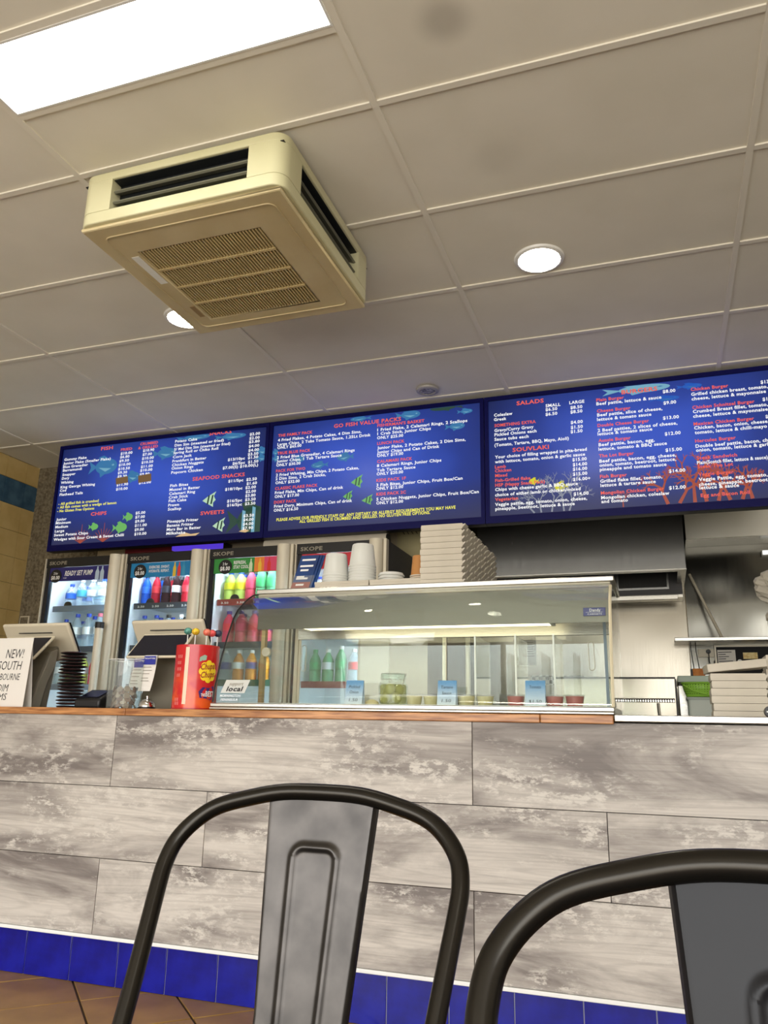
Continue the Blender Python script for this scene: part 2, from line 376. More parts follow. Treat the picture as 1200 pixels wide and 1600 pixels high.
e_orange = emis('screen_coral_orange', (168, 78, 60), .9); e_coralw = emis('screen_coral_grey', (140, 146, 160), .9); e_yel = emis('screen_fish_yellow', (220, 214, 40), .9); e_cream = emis('screen_cream', (226, 190, 140), .9); e_deep = emis('screen_deep_blue', (34, 92, 190), .9)

# ------------------------------------------------------------------ the room
def struct(mb, name, mat, **k): return mb.build(name, mat, kind='structure', **k)
XL_, XR_, YF, YK = -4.76, 3.2, -3.0, 6.3
floor = struct(MB().box(XL_-.1, XR_+.1, YF-.1, YK+.1, -.12, -.006), 'floor', m_floorbase)
ceiling = struct(MB().box(XL_-.1, XR_+.1, YF-.1, YK+.1, 2.975, 3.1), 'ceiling', m_ceil)
gx = [-3.177+1.2*i for i in range(-2, 6)]; gy = [2.038+.6*j for j in range(-9, 8)]
cols = [XL_]+[g for g in gx if XL_ < g < XR_]+[XR_]; rows = [YF]+[g for g in gy if YF < g < YK]+[YK]
for i in range(len(cols)-1):
    for j in range(len(rows)-1):
        x0, x1, y0, y1 = cols[i], cols[i+1], rows[j], rows[j+1]
        if abs(x0+1.977) < .01 and abs(y0-1.438) < .01: y0 = 1.735
        MB().box(x0+.004, x1-.004, y0+.004, y1-.004, 2.957, 2.974).build('ceiling_panel', m_ceil, ceiling)
for g in cols[1:-1]:
    MB().box(g-.012, g+.012, YF, YK, 2.951, 2.9572).build('ceiling_tee', m_tee, ceiling)
for g in rows[1:-1]:
    for i in range(len(cols)-1):
        MB().box(cols[i]+.0125, cols[i+1]-.0125, g-.012, g+.012, 2.9505, 2.9572).build('ceiling_tee', m_tee, ceiling)
MB().box(-1.9645, -.7895, 1.711, 1.735, 2.9505, 2.9572).build('ceiling_tee', m_tee, ceiling)

wall_left = struct(MB().box(XL_-.12, XL_-.012, YF, 4.95, -.05, 2.975), 'wall_left', m_grout)
ys = [4.597-.207*k for k in range(0, 7)][::-1]+[4.597, 4.804, 4.944]; ys = sorted(set(round(v, 4) for v in ys)); zs = [2.787-.204*k for k in range(0, 14)]
for j in range(len(ys)-1):
    for k in range(-1, len(zs)-1):
        z1 = 2.956 if k < 0 else zs[k]; z0 = zs[k+1]
        MB().box(XL_-.014, XL_, ys[j]+.002, ys[j+1]-.002, z0+.002, z1-.002).build('tile', m_blue_wtile if k == 0 else m_cream_tile, wall_left)
MB().box(XL_-.0125, XL_-.002, YF, ys[0], -.01, 2.9575).build('wall_render', m_white_paint, wall_left)
wall_back = struct(MB().box(XL_, -1.45, 4.95, 5.07, -.05, 2.9575), 'wall_back', m_plaster)
MB().box(XL_, -4.09, 4.936, 4.95, 0, 2.957).build('textured_panel', m_darkwall, wall_back)
MB().box(-4.09, -1.45, 4.945, 4.95, 0, 2.957).build('plaster_panel', m_plaster, wall_back)
wall_return = struct(MB().box(-1.57, -1.45, 5.07, YK, -.05, 2.9575), 'wall_return', m_plaster)
wall_kitchen = struct(MB().box(-1.57, XR_, YK, YK+.12, -.05, 2.9575), 'wall_kitchen', m_plaster)
for (a, c) in ((-1.45, .205), (.211, 1.40), (1.406, XR_)):
    MB().box(a, c, YK-.012, YK, .0, 2.9575).build('steel_sheet', m_steel_wall if a < 0 else m_steel_sheet, wall_kitchen)
wall_right = struct(MB().box(XR_, XR_+.12, YF, YK, -.05, 2.9575), 'wall_right', m_white_paint)
# shopfront wall with its glazed opening (behind the camera)
wf = MB(); wf.box(XL_, -4.2, YF-.12, YF, -.05, 2.9575); wf.box(2.7, XR_, YF-.12, YF, -.05, 2.9575); wf.box(-4.2, 2.7, YF-.12, YF, -.05, .15); wf.box(-4.2, 2.7, YF-.12, YF, 2.45, 2.9575)
wall_front = struct(wf, 'wall_front', m_white_paint)
wn = MB()
for xm in (-4.17, -1.9, .4, 2.67): wn.box(xm-.03, xm+.03, YF-.09, YF-.03, .15, 2.45)
wn.box(-4.2, 2.7, YF-.09, YF-.03, .15, .2); wn.box(-4.2, 2.7, YF-.09, YF-.03, 2.4, 2.45)
window_1 = struct(wn, 'window_1', m_alu)
# floor tiles laid on the diagonal
tile_me = None
for i in range(-9, 14):
    for k in range(-14, 6):
        a = .60+.457*i; c = -4.62+.457*k; a += .2285; c += .2285
        x, y = (a+c)/2, (a-c)/2
        if not (-3.5 < x < 1.5 and .2 < y < 2.98): continue
        if tile_me is None:
            h = .457/math.sqrt(2)/2-.004
            o = MB().box(-h, h, -h, h, -.006, 0).build('floor_tile', m_terra, floor, bevel=.002); tile_me = o
        else: o = inst(tile_me, floor)
        o.location = (x, y, random.uniform(-.0008, .0004)); o.rotation_euler = (0, 0, R(45))

# ------------------------------------------------------------------ servery counter
YC = 2.773
ct = MB().box(XL_+.005, 2.6, YC+.012, 3.75, 0, .965)
counter = thing('servery_counter', 'long servery counter clad in weathered grey boards above cobalt tiles', 'counter', (-1.0, 3.2, 0))
ct.build('counter_body', m_greydark, counter, world=True)
PZ = (.977, .699, .434, .166)
seams = {0: [XL_+.01, -3.565, -2.10, -.632, .833, 2.59], 1: [XL_+.01, -3.12, -1.657, -.195, 1.27, 2.59], 2: [XL_+.01, -3.57, -2.112, -.631, .833, 2.59]}
for r in range(3):
    for a, c in zip(seams[r][:-1], seams[r][1:]):
        xm, zm = (a+c)/2, (PZ[r]+PZ[r+1])/2
        o = MB().box(a-xm+.0012, c-xm-.0012, -.004, .010, PZ[r+1]-zm+.0012, PZ[r]-zm-.0012).build('board', m_plank, counter, bevel=.0012)
        o.location = (xm+1.0, YC+.003-3.2, zm)
MB().box(XL_+.01, 2.59, YC-.006, YC+.012, .153, .166).build('trim_strip', m_white_trim, counter, world=True, bevel=.002)
x = -2.41-.2117*11+.002
MB().box(XL_+.01, 2.59, YC+.004, YC+.0119, 0, .1525).build('grout', M('grey_grout', (150, 152, 168), .8), counter, world=True)
bt = None
while x < 2.5:
    o = MB().box(0, .2080, -.0, .012, 0, .151).build('tile', m_blue_tile, counter, bevel=.0015) if bt is None else inst(bt, counter)
    bt = bt or o
    o.location = (x+1.0, YC-.001-3.2, .001); x += .2117
for a, c in ((XL_+.01, -2.05), (-2.05, -.395), (-.395, -.157)):
    MB().box(a+.0008, c-.0008, YC-.02, YC+.09, .972, 1.0).build('timber_edge', m_timber, counter, world=True, bevel=.003)
MB().box(-.155, 2.59, YC-.022, 3.75, .980, 1.002).build('steel_top', m_steel, counter, world=True, bevel=.003)
MB().box(XL_+.01, -.157, YC+.091, 3.75, .966, .999).build('worktop', m_pos_grey, counter, world=True)
MENU_1 = [
    ('FISH', -3.799, 2.874, 0.105, 'H'),
    ('SEAFOOD SNACKS', -2.992, 2.571, 0.409, 'H'),
    ('SWEETS', -2.905, 2.318, 0.184, 'H'),
    ('CHIPS', -3.82, 2.376, 0.137, 'H'),
    ('SNACKS', -2.888, 2.896, 0.178, 'H'),
    ('FRIED', -3.621, 2.852, 0.097, 'R'),
    ('CRUMBED', -3.458, 2.879, 0.151, 'R'),
    ('& GRILLED', -3.471, 2.85, 0.167, 'R'),
    ('Gummy Flake', -4.123, 2.822, 0.203, 'W'),
    ('Junior Flake (Smaller Flake)', -4.127, 2.792, 0.425, 'W'),
    ('Blue Grenadier', -4.125, 2.764, 0.225, 'W'),
    ('Barramundi', -4.123, 2.737, 0.172, 'W'),
    ('Snapper', -4.122, 2.703, 0.119, 'W'),
    ('Dory', -4.122, 2.674, 0.067, 'W'),
    ('Whiting', -4.126, 2.641, 0.114, 'W'),
    ('King George Whiting', -4.124, 2.606, 0.309, 'W'),
    ('Cod', -4.125, 2.58, 0.056, 'W'),
    ('Flathead Tails', -4.123, 2.548, 0.208, 'W'),
    ('$10.00', -3.62, 2.822, 0.102, 'W'),
    ('$6.80', -3.621, 2.795, 0.081, 'W'),
    ('$9.50', -3.624, 2.765, 0.084, 'W'),
    ('$10.00', -3.625, 2.735, 0.101, 'W'),
    ('$10.50', -3.626, 2.704, 0.101, 'W'),
    ('$9.30', -3.625, 2.675, 0.08, 'W'),
    ('$9.30', -3.624, 2.646, 0.08, 'W'),
    ('$11.90', -3.624, 2.583, 0.099, 'W'),
    ('$10.00', -3.625, 2.551, 0.1, 'W'),
    ('$10.90', -3.428, 2.826, 0.095, 'W'),
    ('$7.00', -3.428, 2.796, 0.079, 'W'),
    ('$10.00', -3.429, 2.766, 0.099, 'W'),
    ('$10.50', -3.43, 2.736, 0.099, 'W'),
    ('$11.00', -3.432, 2.704, 0.101, 'W'),
    ('$10.00', -3.434, 2.676, 0.102, 'W'),
    ('$9.80', -3.435, 2.646, 0.083, 'W'),
    ('$12.00', -3.435, 2.583, 0.103, 'W'),
    ('Junior', -4.123, 2.358, 0.092, 'W'),
    ('Minimum', -4.124, 2.331, 0.134, 'W'),
    ('Medium', -4.123, 2.301, 0.113, 'W'),
    ('Large', -4.123, 2.27, 0.085, 'W'),
    ('Sweet Potato Chips', -4.125, 2.24, 0.3, 'W'),
    ('Wedges with Sour Cream & Sweet Chilli', -4.124, 2.207, 0.61, 'W'),
    ('$5.00', -3.435, 2.36, 0.081, 'W'),
    ('$7.00', -3.434, 2.33, 0.08, 'W'),
    ('$9.00', -3.432, 2.299, 0.079, 'W'),
    ('$11.00', -3.431, 2.269, 0.1, 'W'),
    ('$9.00', -3.428, 2.238, 0.077, 'W'),
    ('$10.00', -3.427, 2.207, 0.1, 'W'),
    ('Potato Cake', -3.163, 2.87, 0.18, 'W'),
    ('Dim Sim (steamed or fried)', -3.164, 2.84, 0.397, 'W'),
    ('S/ Mel Dim Sim (steamed or fried)', -3.165, 2.81, 0.452, 'W'),
    ('Spring Roll or Chiko Roll', -3.168, 2.784, 0.362, 'W'),
    ('Corn Jack', -3.17, 2.753, 0.156, 'W'),
    ('Frankfurt in Batter', -3.17, 2.722, 0.275, 'W'),
    ('Chicken Nuggets', -3.171, 2.693, 0.257, 'W'),
    ('Onion Rings', -3.172, 2.668, 0.178, 'W'),
    ('Popcorn Chicken', -3.171, 2.637, 0.255, 'W'),
    ('$2.00', -2.566, 2.861, 0.079, 'W'),
    ('$2.00', -2.567, 2.832, 0.079, 'W'),
    ('$3.80', -2.568, 2.805, 0.082, 'W'),
    ('$4.00', -2.567, 2.774, 0.08, 'W'),
    ('$4.00', -2.568, 2.744, 0.081, 'W'),
    ('$3.50', -2.57, 2.716, 0.08, 'W'),
    ('$13/10pc  $1.50', -2.723, 2.691, 0.234, 'W'),
    ('$6/5pc  $1.50', -2.684, 2.66, 0.198, 'W'),
    ('$7.00(S) $10.00(L)', -2.759, 2.634, 0.273, 'W'),
    ('Fish Bites', -3.17, 2.54, 0.147, 'W'),
    ('Mussel in Batter', -3.172, 2.511, 0.245, 'W'),
    ('Calamari Ring', -3.172, 2.482, 0.21, 'W'),
    ('Crab Stick', -3.172, 2.455, 0.157, 'W'),
    ('Fish Cake', -3.17, 2.429, 0.143, 'W'),
    ('Prawn', -3.17, 2.398, 0.088, 'W'),
    ('Scallop', -3.17, 2.369, 0.108, 'W'),
    ('$11/5pc  $2.50', -2.707, 2.535, 0.218, 'W'),
    ('$1.60', -2.564, 2.506, 0.078, 'W'),
    ('$18/10pc  $2.00', -2.727, 2.478, 0.235, 'W'),
    ('$2.00', -2.567, 2.449, 0.077, 'W'),
    ('$3.80', -2.568, 2.421, 0.077, 'W'),
    ('$16/5pc  $3.50', -2.705, 2.393, 0.217, 'W'),
    ('$16/5pc  $3.50', -2.703, 2.364, 0.215, 'W'),
    ('Pineapple Fritter', -3.165, 2.28, 0.248, 'W'),
    ('Banana Fritter', -3.165, 2.251, 0.214, 'W'),
    ('Mars Bar in Batter', -3.164, 2.223, 0.271, 'W'),
    ('Milkshake', -3.164, 2.195, 0.152, 'W'),
    ('$3.50', -2.572, 2.281, 0.08, 'W'),
    ('$4.00', -2.571, 2.253, 0.077, 'W'),
    ('$4.00', -2.572, 2.224, 0.079, 'W'),
    ('$7.90', -2.572, 2.195, 0.079, 'W'),
    ('- All grilled fish is crumbed', -4.122, 2.477, 0.356, 'Y'),
    ('- All fish comes with a wedge of lemon', -4.125, 2.45, 0.517, 'Y'),
    ('- No Gluten Free Options', -4.125, 2.422, 0.329, 'Y'),
]
MENU_2 = [
    ('GO FISH VALUE PACKS', -1.94, 2.85, 0.467, 'H'),
    ('THE FAMILY PACK', -2.347, 2.828, 0.253, 'R'),
    ('TRUE BLUE PACK', -2.346, 2.701, 0.244, 'R'),
    ('PACK FOR TWO', -2.348, 2.576, 0.214, 'R'),
    ('CLASSIC FLAKE PACK', -2.348, 2.453, 0.309, 'R'),
    ('DORY PACK', -2.349, 2.358, 0.163, 'R'),
    ("FISHERMAN'S BASKET", -1.634, 2.823, 0.317, 'R'),
    ('LUNCH PACK', -1.632, 2.699, 0.184, 'R'),
    ('CALAMARI PACK', -1.63, 2.576, 0.235, 'R'),
    ('KIDS PACK 1F', -1.632, 2.45, 0.197, 'R'),
    ('KIDS PACK 2C', -1.63, 2.358, 0.196, 'R'),
    ('4 Fried Flakes, 4 Potato Cakes, 4 Dim Sims,', -2.348, 2.795, 0.604, 'W'),
    ('Large Chips, 2 Tubs Tomato Sauce, 1.25Lt Drink', -2.349, 2.765, 0.67, 'W'),
    ('ONLY $65.00', -2.348, 2.741, 0.178, 'W'),
    ('2 Fried Blue Grenadier, 4 Calamari Rings', -2.347, 2.671, 0.56, 'W'),
    ('Junior Chips, 1 Tub Tartare Sauce', -2.348, 2.645, 0.471, 'W'),
    ('ONLY $30.00', -2.348, 2.617, 0.178, 'W'),
    ('2 Fried Whiting, Min Chips, 2 Potato Cakes,', -2.347, 2.547, 0.593, 'W'),
    ('2 Dim Sims, 2 Crab Sticks,', -2.348, 2.521, 0.364, 'W'),
    ('ONLY $32.00', -2.347, 2.493, 0.177, 'W'),
    ('Fried Flake, Min Chips, Can of drink', -2.347, 2.424, 0.489, 'W'),
    ('ONLY $17.00', -2.347, 2.397, 0.178, 'W'),
    ('Fried Dory, Minimum Chips, Can of drink', -2.347, 2.33, 0.554, 'W'),
    ('ONLY $16.50', -2.348, 2.303, 0.177, 'W'),
    ('1 Fried Flake, 2 Calamari Rings, 2 Scallops', -1.634, 2.793, 0.596, 'W'),
    ('1 Crab Stick, Junior Chips', -1.633, 2.766, 0.359, 'W'),
    ('ONLY $25.00', -1.634, 2.738, 0.177, 'W'),
    ('Junior Flake, 2 Potato Cakes, 2 Dim Sims,', -1.631, 2.669, 0.581, 'W'),
    ('Junior Chips and Can of Drink', -1.632, 2.64, 0.414, 'W'),
    ('ONLY $19.00', -1.631, 2.616, 0.176, 'W'),
    ('8 Calamari Rings, Junior Chips', -1.631, 2.548, 0.426, 'W'),
    ('Tub Tartare Sauce', -1.631, 2.518, 0.258, 'W'),
    ('ONLY $20.00', -1.631, 2.493, 0.177, 'W'),
    ('3 Fish Bites, Junior Chips, Fruit Box/Can', -1.631, 2.419, 0.56, 'W'),
    ('ONLY $12.00', -1.631, 2.395, 0.179, 'W'),
    ('5 Chicken Nuggets, Junior Chips, Fruit Box/Can', -1.629, 2.325, 0.658, 'W'),
    ('ONLY $12.00', -1.629, 2.3, 0.178, 'W'),
    ('PLEASE ADVISE OUR FRIENDLY STAFF OF  ANY DIETARY OR ALLERGY REQUIREMENTS YOU MAY HAVE', -2.324, 2.237, 1.208, 'Y'),
    ('ALL GRILLED FISH IS CRUMBED AND GRILLED. NO GLUTEN FREE OPTIONS.', -2.157, 2.215, 0.881, 'Y'),
]
MENU_3 = [
    ('SALADS', -0.729, 2.867, 0.165, 'H'),
    ('SOUVLAKI', -0.761, 2.567, 0.218, 'H'),
    ('BURGERS', -0.111, 2.863, 0.2, 'H'),
    ('SOMETHING EXTRA', -0.868, 2.739, 0.252, 'R'),
    ('Lamb', -0.87, 2.471, 0.067, 'R'),
    ('Chicken', -0.87, 2.446, 0.099, 'R'),
    ('Mixed', -0.869, 2.416, 0.073, 'R'),
    ('Fish-Grilled flake', -0.87, 2.385, 0.212, 'R'),
    ('HSP (Happy Snack Pack)', -0.87, 2.356, 0.296, 'R'),
    ('Vegetarian', -0.872, 2.266, 0.137, 'R'),
    ('Plain Burger', -0.256, 2.834, 0.157, 'R'),
    ('Cheese Burger', -0.256, 2.764, 0.19, 'R'),
    ('Double Cheese Burger', -0.257, 2.673, 0.288, 'R'),
    ('Aussie Burger', -0.257, 2.579, 0.181, 'R'),
    ('The Lot Burger', -0.258, 2.484, 0.194, 'R'),
    ('Fish Burger', -0.259, 2.358, 0.149, 'R'),
    ('Mongolian Chicken Burger', -0.259, 2.259, 0.342, 'R'),
    ('Chicken Burger', 0.268, 2.836, 0.198, 'R'),
    ('Chicken Schnitzel Burger', 0.268, 2.725, 0.323, 'R'),
    ('Mexican Chicken Burger', 0.267, 2.625, 0.312, 'R'),
    ('Hercules Burger', 0.267, 2.523, 0.21, 'R'),
    ('Steak Sandwich', 0.267, 2.422, 0.208, 'R'),
    ('Steak The Lot', 0.268, 2.371, 0.182, 'R'),
    ('Veggie Burger', 0.268, 2.326, 0.181, 'R'),
    ('Egg and Bacon Roll', 0.271, 2.204, 0.248, 'R'),
    ('SMALL', -0.554, 2.833, 0.089, 'W'),
    ('LARGE', -0.413, 2.836, 0.088, 'W'),
    ('$6.50', -0.555, 2.808, 0.07, 'W'),
    ('$8.50', -0.408, 2.804, 0.07, 'W'),
    ('$6.50', -0.556, 2.778, 0.07, 'W'),
    ('$8.50', -0.409, 2.776, 0.07, 'W'),
    ('Coleslaw', -0.87, 2.808, 0.114, 'W'),
    ('Greek', -0.871, 2.779, 0.077, 'W'),
    ('Gravy/Curry Gravy', -0.869, 2.707, 0.239, 'W'),
    ('Pickled Onions each', -0.869, 2.679, 0.256, 'W'),
    ('Sauce tubs each', -0.87, 2.649, 0.209, 'W'),
    ('(Tomato, Tartare, BBQ, Mayo, Aioli)', -0.87, 2.612, 0.445, 'W'),
    ('$4.00', -0.41, 2.709, 0.07, 'W'),
    ('$1.50', -0.411, 2.678, 0.07, 'W'),
    ('$1.50', -0.413, 2.651, 0.069, 'W'),
    ('Your choice of filling wrapped in pita-bread', -0.869, 2.534, 0.544, 'W'),
    ('with lettuce, tomato, onion & garlic sauce', -0.869, 2.504, 0.533, 'W'),
    ('Chips with cheese garlic & BBQ sauce', -0.871, 2.328, 0.486, 'W'),
    ('choice of either lamb or chicken/mixed', -0.872, 2.295, 0.501, 'W'),
    ('Veggie pattie, egg, tomato, onion, cheese,', -0.873, 2.235, 0.536, 'W'),
    ('pineapple, beetroot, lettuce & sauce', -0.872, 2.208, 0.464, 'W'),
    ('$15.00', -0.41, 2.475, 0.082, 'W'),
    ('$14.00', -0.409, 2.444, 0.082, 'W'),
    ('$16.00', -0.41, 2.416, 0.082, 'W'),
    ('$15.00', -0.411, 2.386, 0.082, 'W'),
    ('$16.00+', -0.412, 2.354, 0.099, 'W'),
    ('$14.00', -0.412, 2.265, 0.085, 'W'),
    ('$8.00', 0.117, 2.842, 0.069, 'W'),
    ('Beef pattie, lettuce & sauce', -0.257, 2.81, 0.365, 'W'),
    ('$9.00', 0.116, 2.771, 0.069, 'W'),
    ('Beef pattie, slice of cheese,', -0.256, 2.739, 0.364, 'W'),
    ('lettuce & tomato sauce', -0.258, 2.711, 0.304, 'W'),
    ('$13.00', 0.107, 2.679, 0.086, 'W'),
    ('2 Beef patties, 2 slices of cheese,', -0.258, 2.642, 0.44, 'W'),
    ('lettuce & tomato sauce', -0.259, 2.62, 0.304, 'W'),
    ('$12.00', 0.11, 2.582, 0.085, 'W'),
    ('Beef pattie, bacon, egg,', -0.257, 2.553, 0.31, 'W'),
    ('lettuce, tomato & BBQ sauce', -0.259, 2.526, 0.377, 'W'),
    ('$15.00', 0.107, 2.484, 0.088, 'W'),
    ('Beef pattie, bacon, egg, cheese,', -0.258, 2.452, 0.42, 'W'),
    ('onion, tomato, beetroot, lettuce,', -0.258, 2.427, 0.418, 'W'),
    ('pineapple and tomato sauce', -0.258, 2.401, 0.365, 'W'),
    ('$14.00', 0.116, 2.358, 0.087, 'W'),
    ('Grilled flake fillet, tomato,', -0.259, 2.33, 0.338, 'W'),
    ('lettuce & tartare sauce', -0.259, 2.305, 0.302, 'W'),
    ('$12.00', 0.11, 2.26, 0.088, 'W'),
    ('Mongolian chicken, coleslaw', -0.259, 2.231, 0.369, 'W'),
    ('and tomato', -0.259, 2.208, 0.146, 'W'),
    ('$13.00', 0.632, 2.834, 0.079, 'W'),
    ('Grilled chicken breast, tomato,', 0.268, 2.806, 0.398, 'W'),
    ('cheese, lettuce & mayonnaise', 0.268, 2.778, 0.386, 'W'),
    ('$15.00', 0.632, 2.731, 0.08, 'W'),
    ('Crumbed Breast fillet, tomato,', 0.269, 2.7, 0.387, 'W'),
    ('cheese, lettuce & mayonnaise', 0.268, 2.672, 0.385, 'W'),
    ('$16.00', 0.637, 2.628, 0.072, 'W'),
    ('Chicken, bacon, onion, cheese,', 0.268, 2.601, 0.383, 'W'),
    ('tomato, lettuce & chilli-mayo', 0.269, 2.573, 0.37, 'W'),
    ('Double beef pattie, bacon, cheese,', 0.267, 2.492, 0.433, 'W'),
    ('onion, tomato, lettuce & garlic', 0.267, 2.468, 0.389, 'W'),
    ('Plain(Scotch fillet, lettuce & sauce)', 0.267, 2.394, 0.358, 'W'),
    ('Veggie Pattie, egg, tomato,', 0.268, 2.296, 0.347, 'W'),
    ('cheese, pineapple, beetroot,', 0.267, 2.268, 0.352, 'W'),
    ('lettuce & sauce', 0.268, 2.248, 0.201, 'W'),
]
# ------------------------------------------------------------------ menu screens
CLIP = [-9, 9]
class Prints(list):          # each picture on a screen is a piece of its own
    def new(s): s.append(MB()); return s[-1]
def _one(mb): return mb.new() if isinstance(mb, Prints) else mb
def fish(mb, mb2, cx, cz, w, h, y, d=1, stripes=0):
    mb = _one(mb); mb2 = _one(mb2) if mb2 is not None else None; v0 = len(mb.v)
    n = 20; pts = [(cx+d*(.12*w+.38*w*math.cos(2*math.pi*k/n)), cz+.5*h*math.sin(2*math.pi*k/n)) for k in range(n)]
    mb.poly_y(pts, y)
    mb.poly_y([(cx-d*.2*w, cz), (cx-d*.5*w, cz+.42*h), (cx-d*.42*w, cz), (cx-d*.5*w, cz-.42*h)], y)
    mb.poly_y([(cx+d*.30*w, cz+.36*h), (cx+d*.0*w, cz+.72*h), (cx-d*.18*w, cz+.62*h), (cx-d*.10*w, cz+.30*h)], y); mb.poly_y([(cx+d*.12*w, cz-.46*h), (cx-d*.06*w, cz-.70*h), (cx-d*.10*w, cz-.34*h)], y)
    if mb2 is not None:
        mb2.poly_y([(cx+d*.30*w, cz+.05*h), (cx+d*.36*w, cz+.13*h), (cx+d*.40*w, cz+.05*h), (cx+d*.36*w, cz-.01*h)], y-.0006)
        for s in range(stripes):
            sx_ = cx+d*(.32-.22*s)*w; hh = .5*h*math.sqrt(max(0, 1-((sx_-(cx+d*.12*w))/(.38*w))**2))*.98
            mb2.poly_y([(sx_-.035*w, cz-hh), (sx_+.035*w, cz-hh*.9), (sx_+.035*w, cz+hh*.9), (sx_-.035*w, cz+hh)], y-.0006)
        if not stripes:
            mb2.poly_y([(cx-d*.15*w, cz-.05*h), (cx+d*.3*w, cz-.16*h), (cx+d*.1*w, cz-.34*h)], y-.0006)
def angel(mb, mb2, cx, cz, w, h, y, d=1):
    mb = _one(mb); mb2 = _one(mb2)
    mb.poly_y([(cx-d*.5*w, cz-.05*h), (cx-d*.1*w, cz+.22*h), (cx+d*.45*w, cz+.5*h), (cx+d*.30*w, cz+.2*h), (cx+d*.45*w, cz-.05*h), (cx+d*.28*w, cz-.22*h), (cx+d*.3*w, cz-.5*h), (cx-d*.1*w, cz-.28*h)], y)
    for s in (-.12, .14): mb2.poly_y([(cx+d*(s-.05)*w, cz-.3*h), (cx+d*(s+.06)*w, cz-.3*h), (cx+d*(s+.14)*w, cz+.3*h), (cx+d*(s+.03)*w, cz+.26*h)], y-.0006)
def coral(mb, x, z, ang, ln, wd, y, depth=0):
    mb = _one(mb)
    x1, z1 = x+ln*math.cos(ang), z+ln*math.sin(ang); nx, nz_ = -math.sin(ang)*wd/2, math.cos(ang)*wd/2
    mb.poly_y([(x-nx, z-nz_), (x+nx, z+nz_), (x1+nx*.6, z1+nz_*.6), (x1-nx*.6, z1-nz_*.6)], y)
    if depth < 4:
        for da in ((-.55, .5) if depth % 2 == 0 else (-.4, .15, .65)):
            coral(mb, x+(x1-x)*random.uniform(.6, 1), z+(z1-z)*random.uniform(.6, 1), ang+da+random.uniform(-.15, .15), ln*.68, wd*.68, y-.00005, depth+1)
YS = 4.5; ZB, ZT = 2.128, 2.938
def menu_screen(x0, x1, label, menu, pics):
    t = thing('menu_screen', label, 'screen', ((x0+x1)/2, YS+.04, ZB))
    MB().box(x0+.002, x1-.002, YS+.012, YS+.07, ZB, ZT).build('housing', m_black, t, world=True)
    fr = MB(); a, c = x0+.002, x1-.002
    fr.box(a, c, YS-.008, YS+.012, ZB, ZB+.044); fr.box(a, c, YS-.008, YS+.012, ZT-.026, ZT); fr.box(a, a+.024, YS-.008, YS+.012, ZB+.044, ZT-.026); fr.box(c-.024, c, YS-.008, YS+.012, ZB+.044, ZT-.026)
    fr.build('bezel', m_bezel, t, world=True)
    sm = screen_mat('menu_display', 0, .40)
    d = MB().box(a+.024, c-.024, YS+.004, YS+.012, ZB+.044, ZT-.026).build('display_panel', sm, t, world=True)
    sm.node_tree.nodes['Mapping'].inputs['Location'].default_value = (0, .04, -.405)
    bins = {'W': MB(), 'R': MB(), 'H': MB(), 'Y': MB()}
    for txt, X, Z, W, col in menu:
        if X+W > x1-.03: 
            pass
        sz = .036 if col == 'H' else .0275
        text_on(bins[col], txt, lambda u, v, X=X, Z=Z: (X+u, YS+.0012, Z+v), width=W, size=sz, bold=.026)
    for k, nm, mt in (('W', 'white_lettering', e_white), ('Y', 'yellow_lettering', e_yellow)):
        if bins[k].v: bins[k].build(nm, mt, d, world=True, fix=False)
    bins['H'].v, bins['H'].f, bins['R'] = bins['H'].v, bins['H'].f, bins['H'].add(bins['R'].v, bins['R'].f)
    bins['H'].build('red_lettering', e_red, d, world=True, fix=False)
    for nm, mt, mb in pics(YS+.0032):
        for one in (mb if isinstance(mb, Prints) else [mb]):
            if not one.v: continue
            one.v = [(min(c-.027, max(a+.027, p[0])), p[1], max(ZB+.046, min(ZT-.028, p[2]))) for p in one.v]
            one.build(nm, mt, d, world=True, fix=False, kind='stuff' if 'coral' in nm or 'marking' in nm or 'shell' in nm or 'patch' in nm else None)
    return t
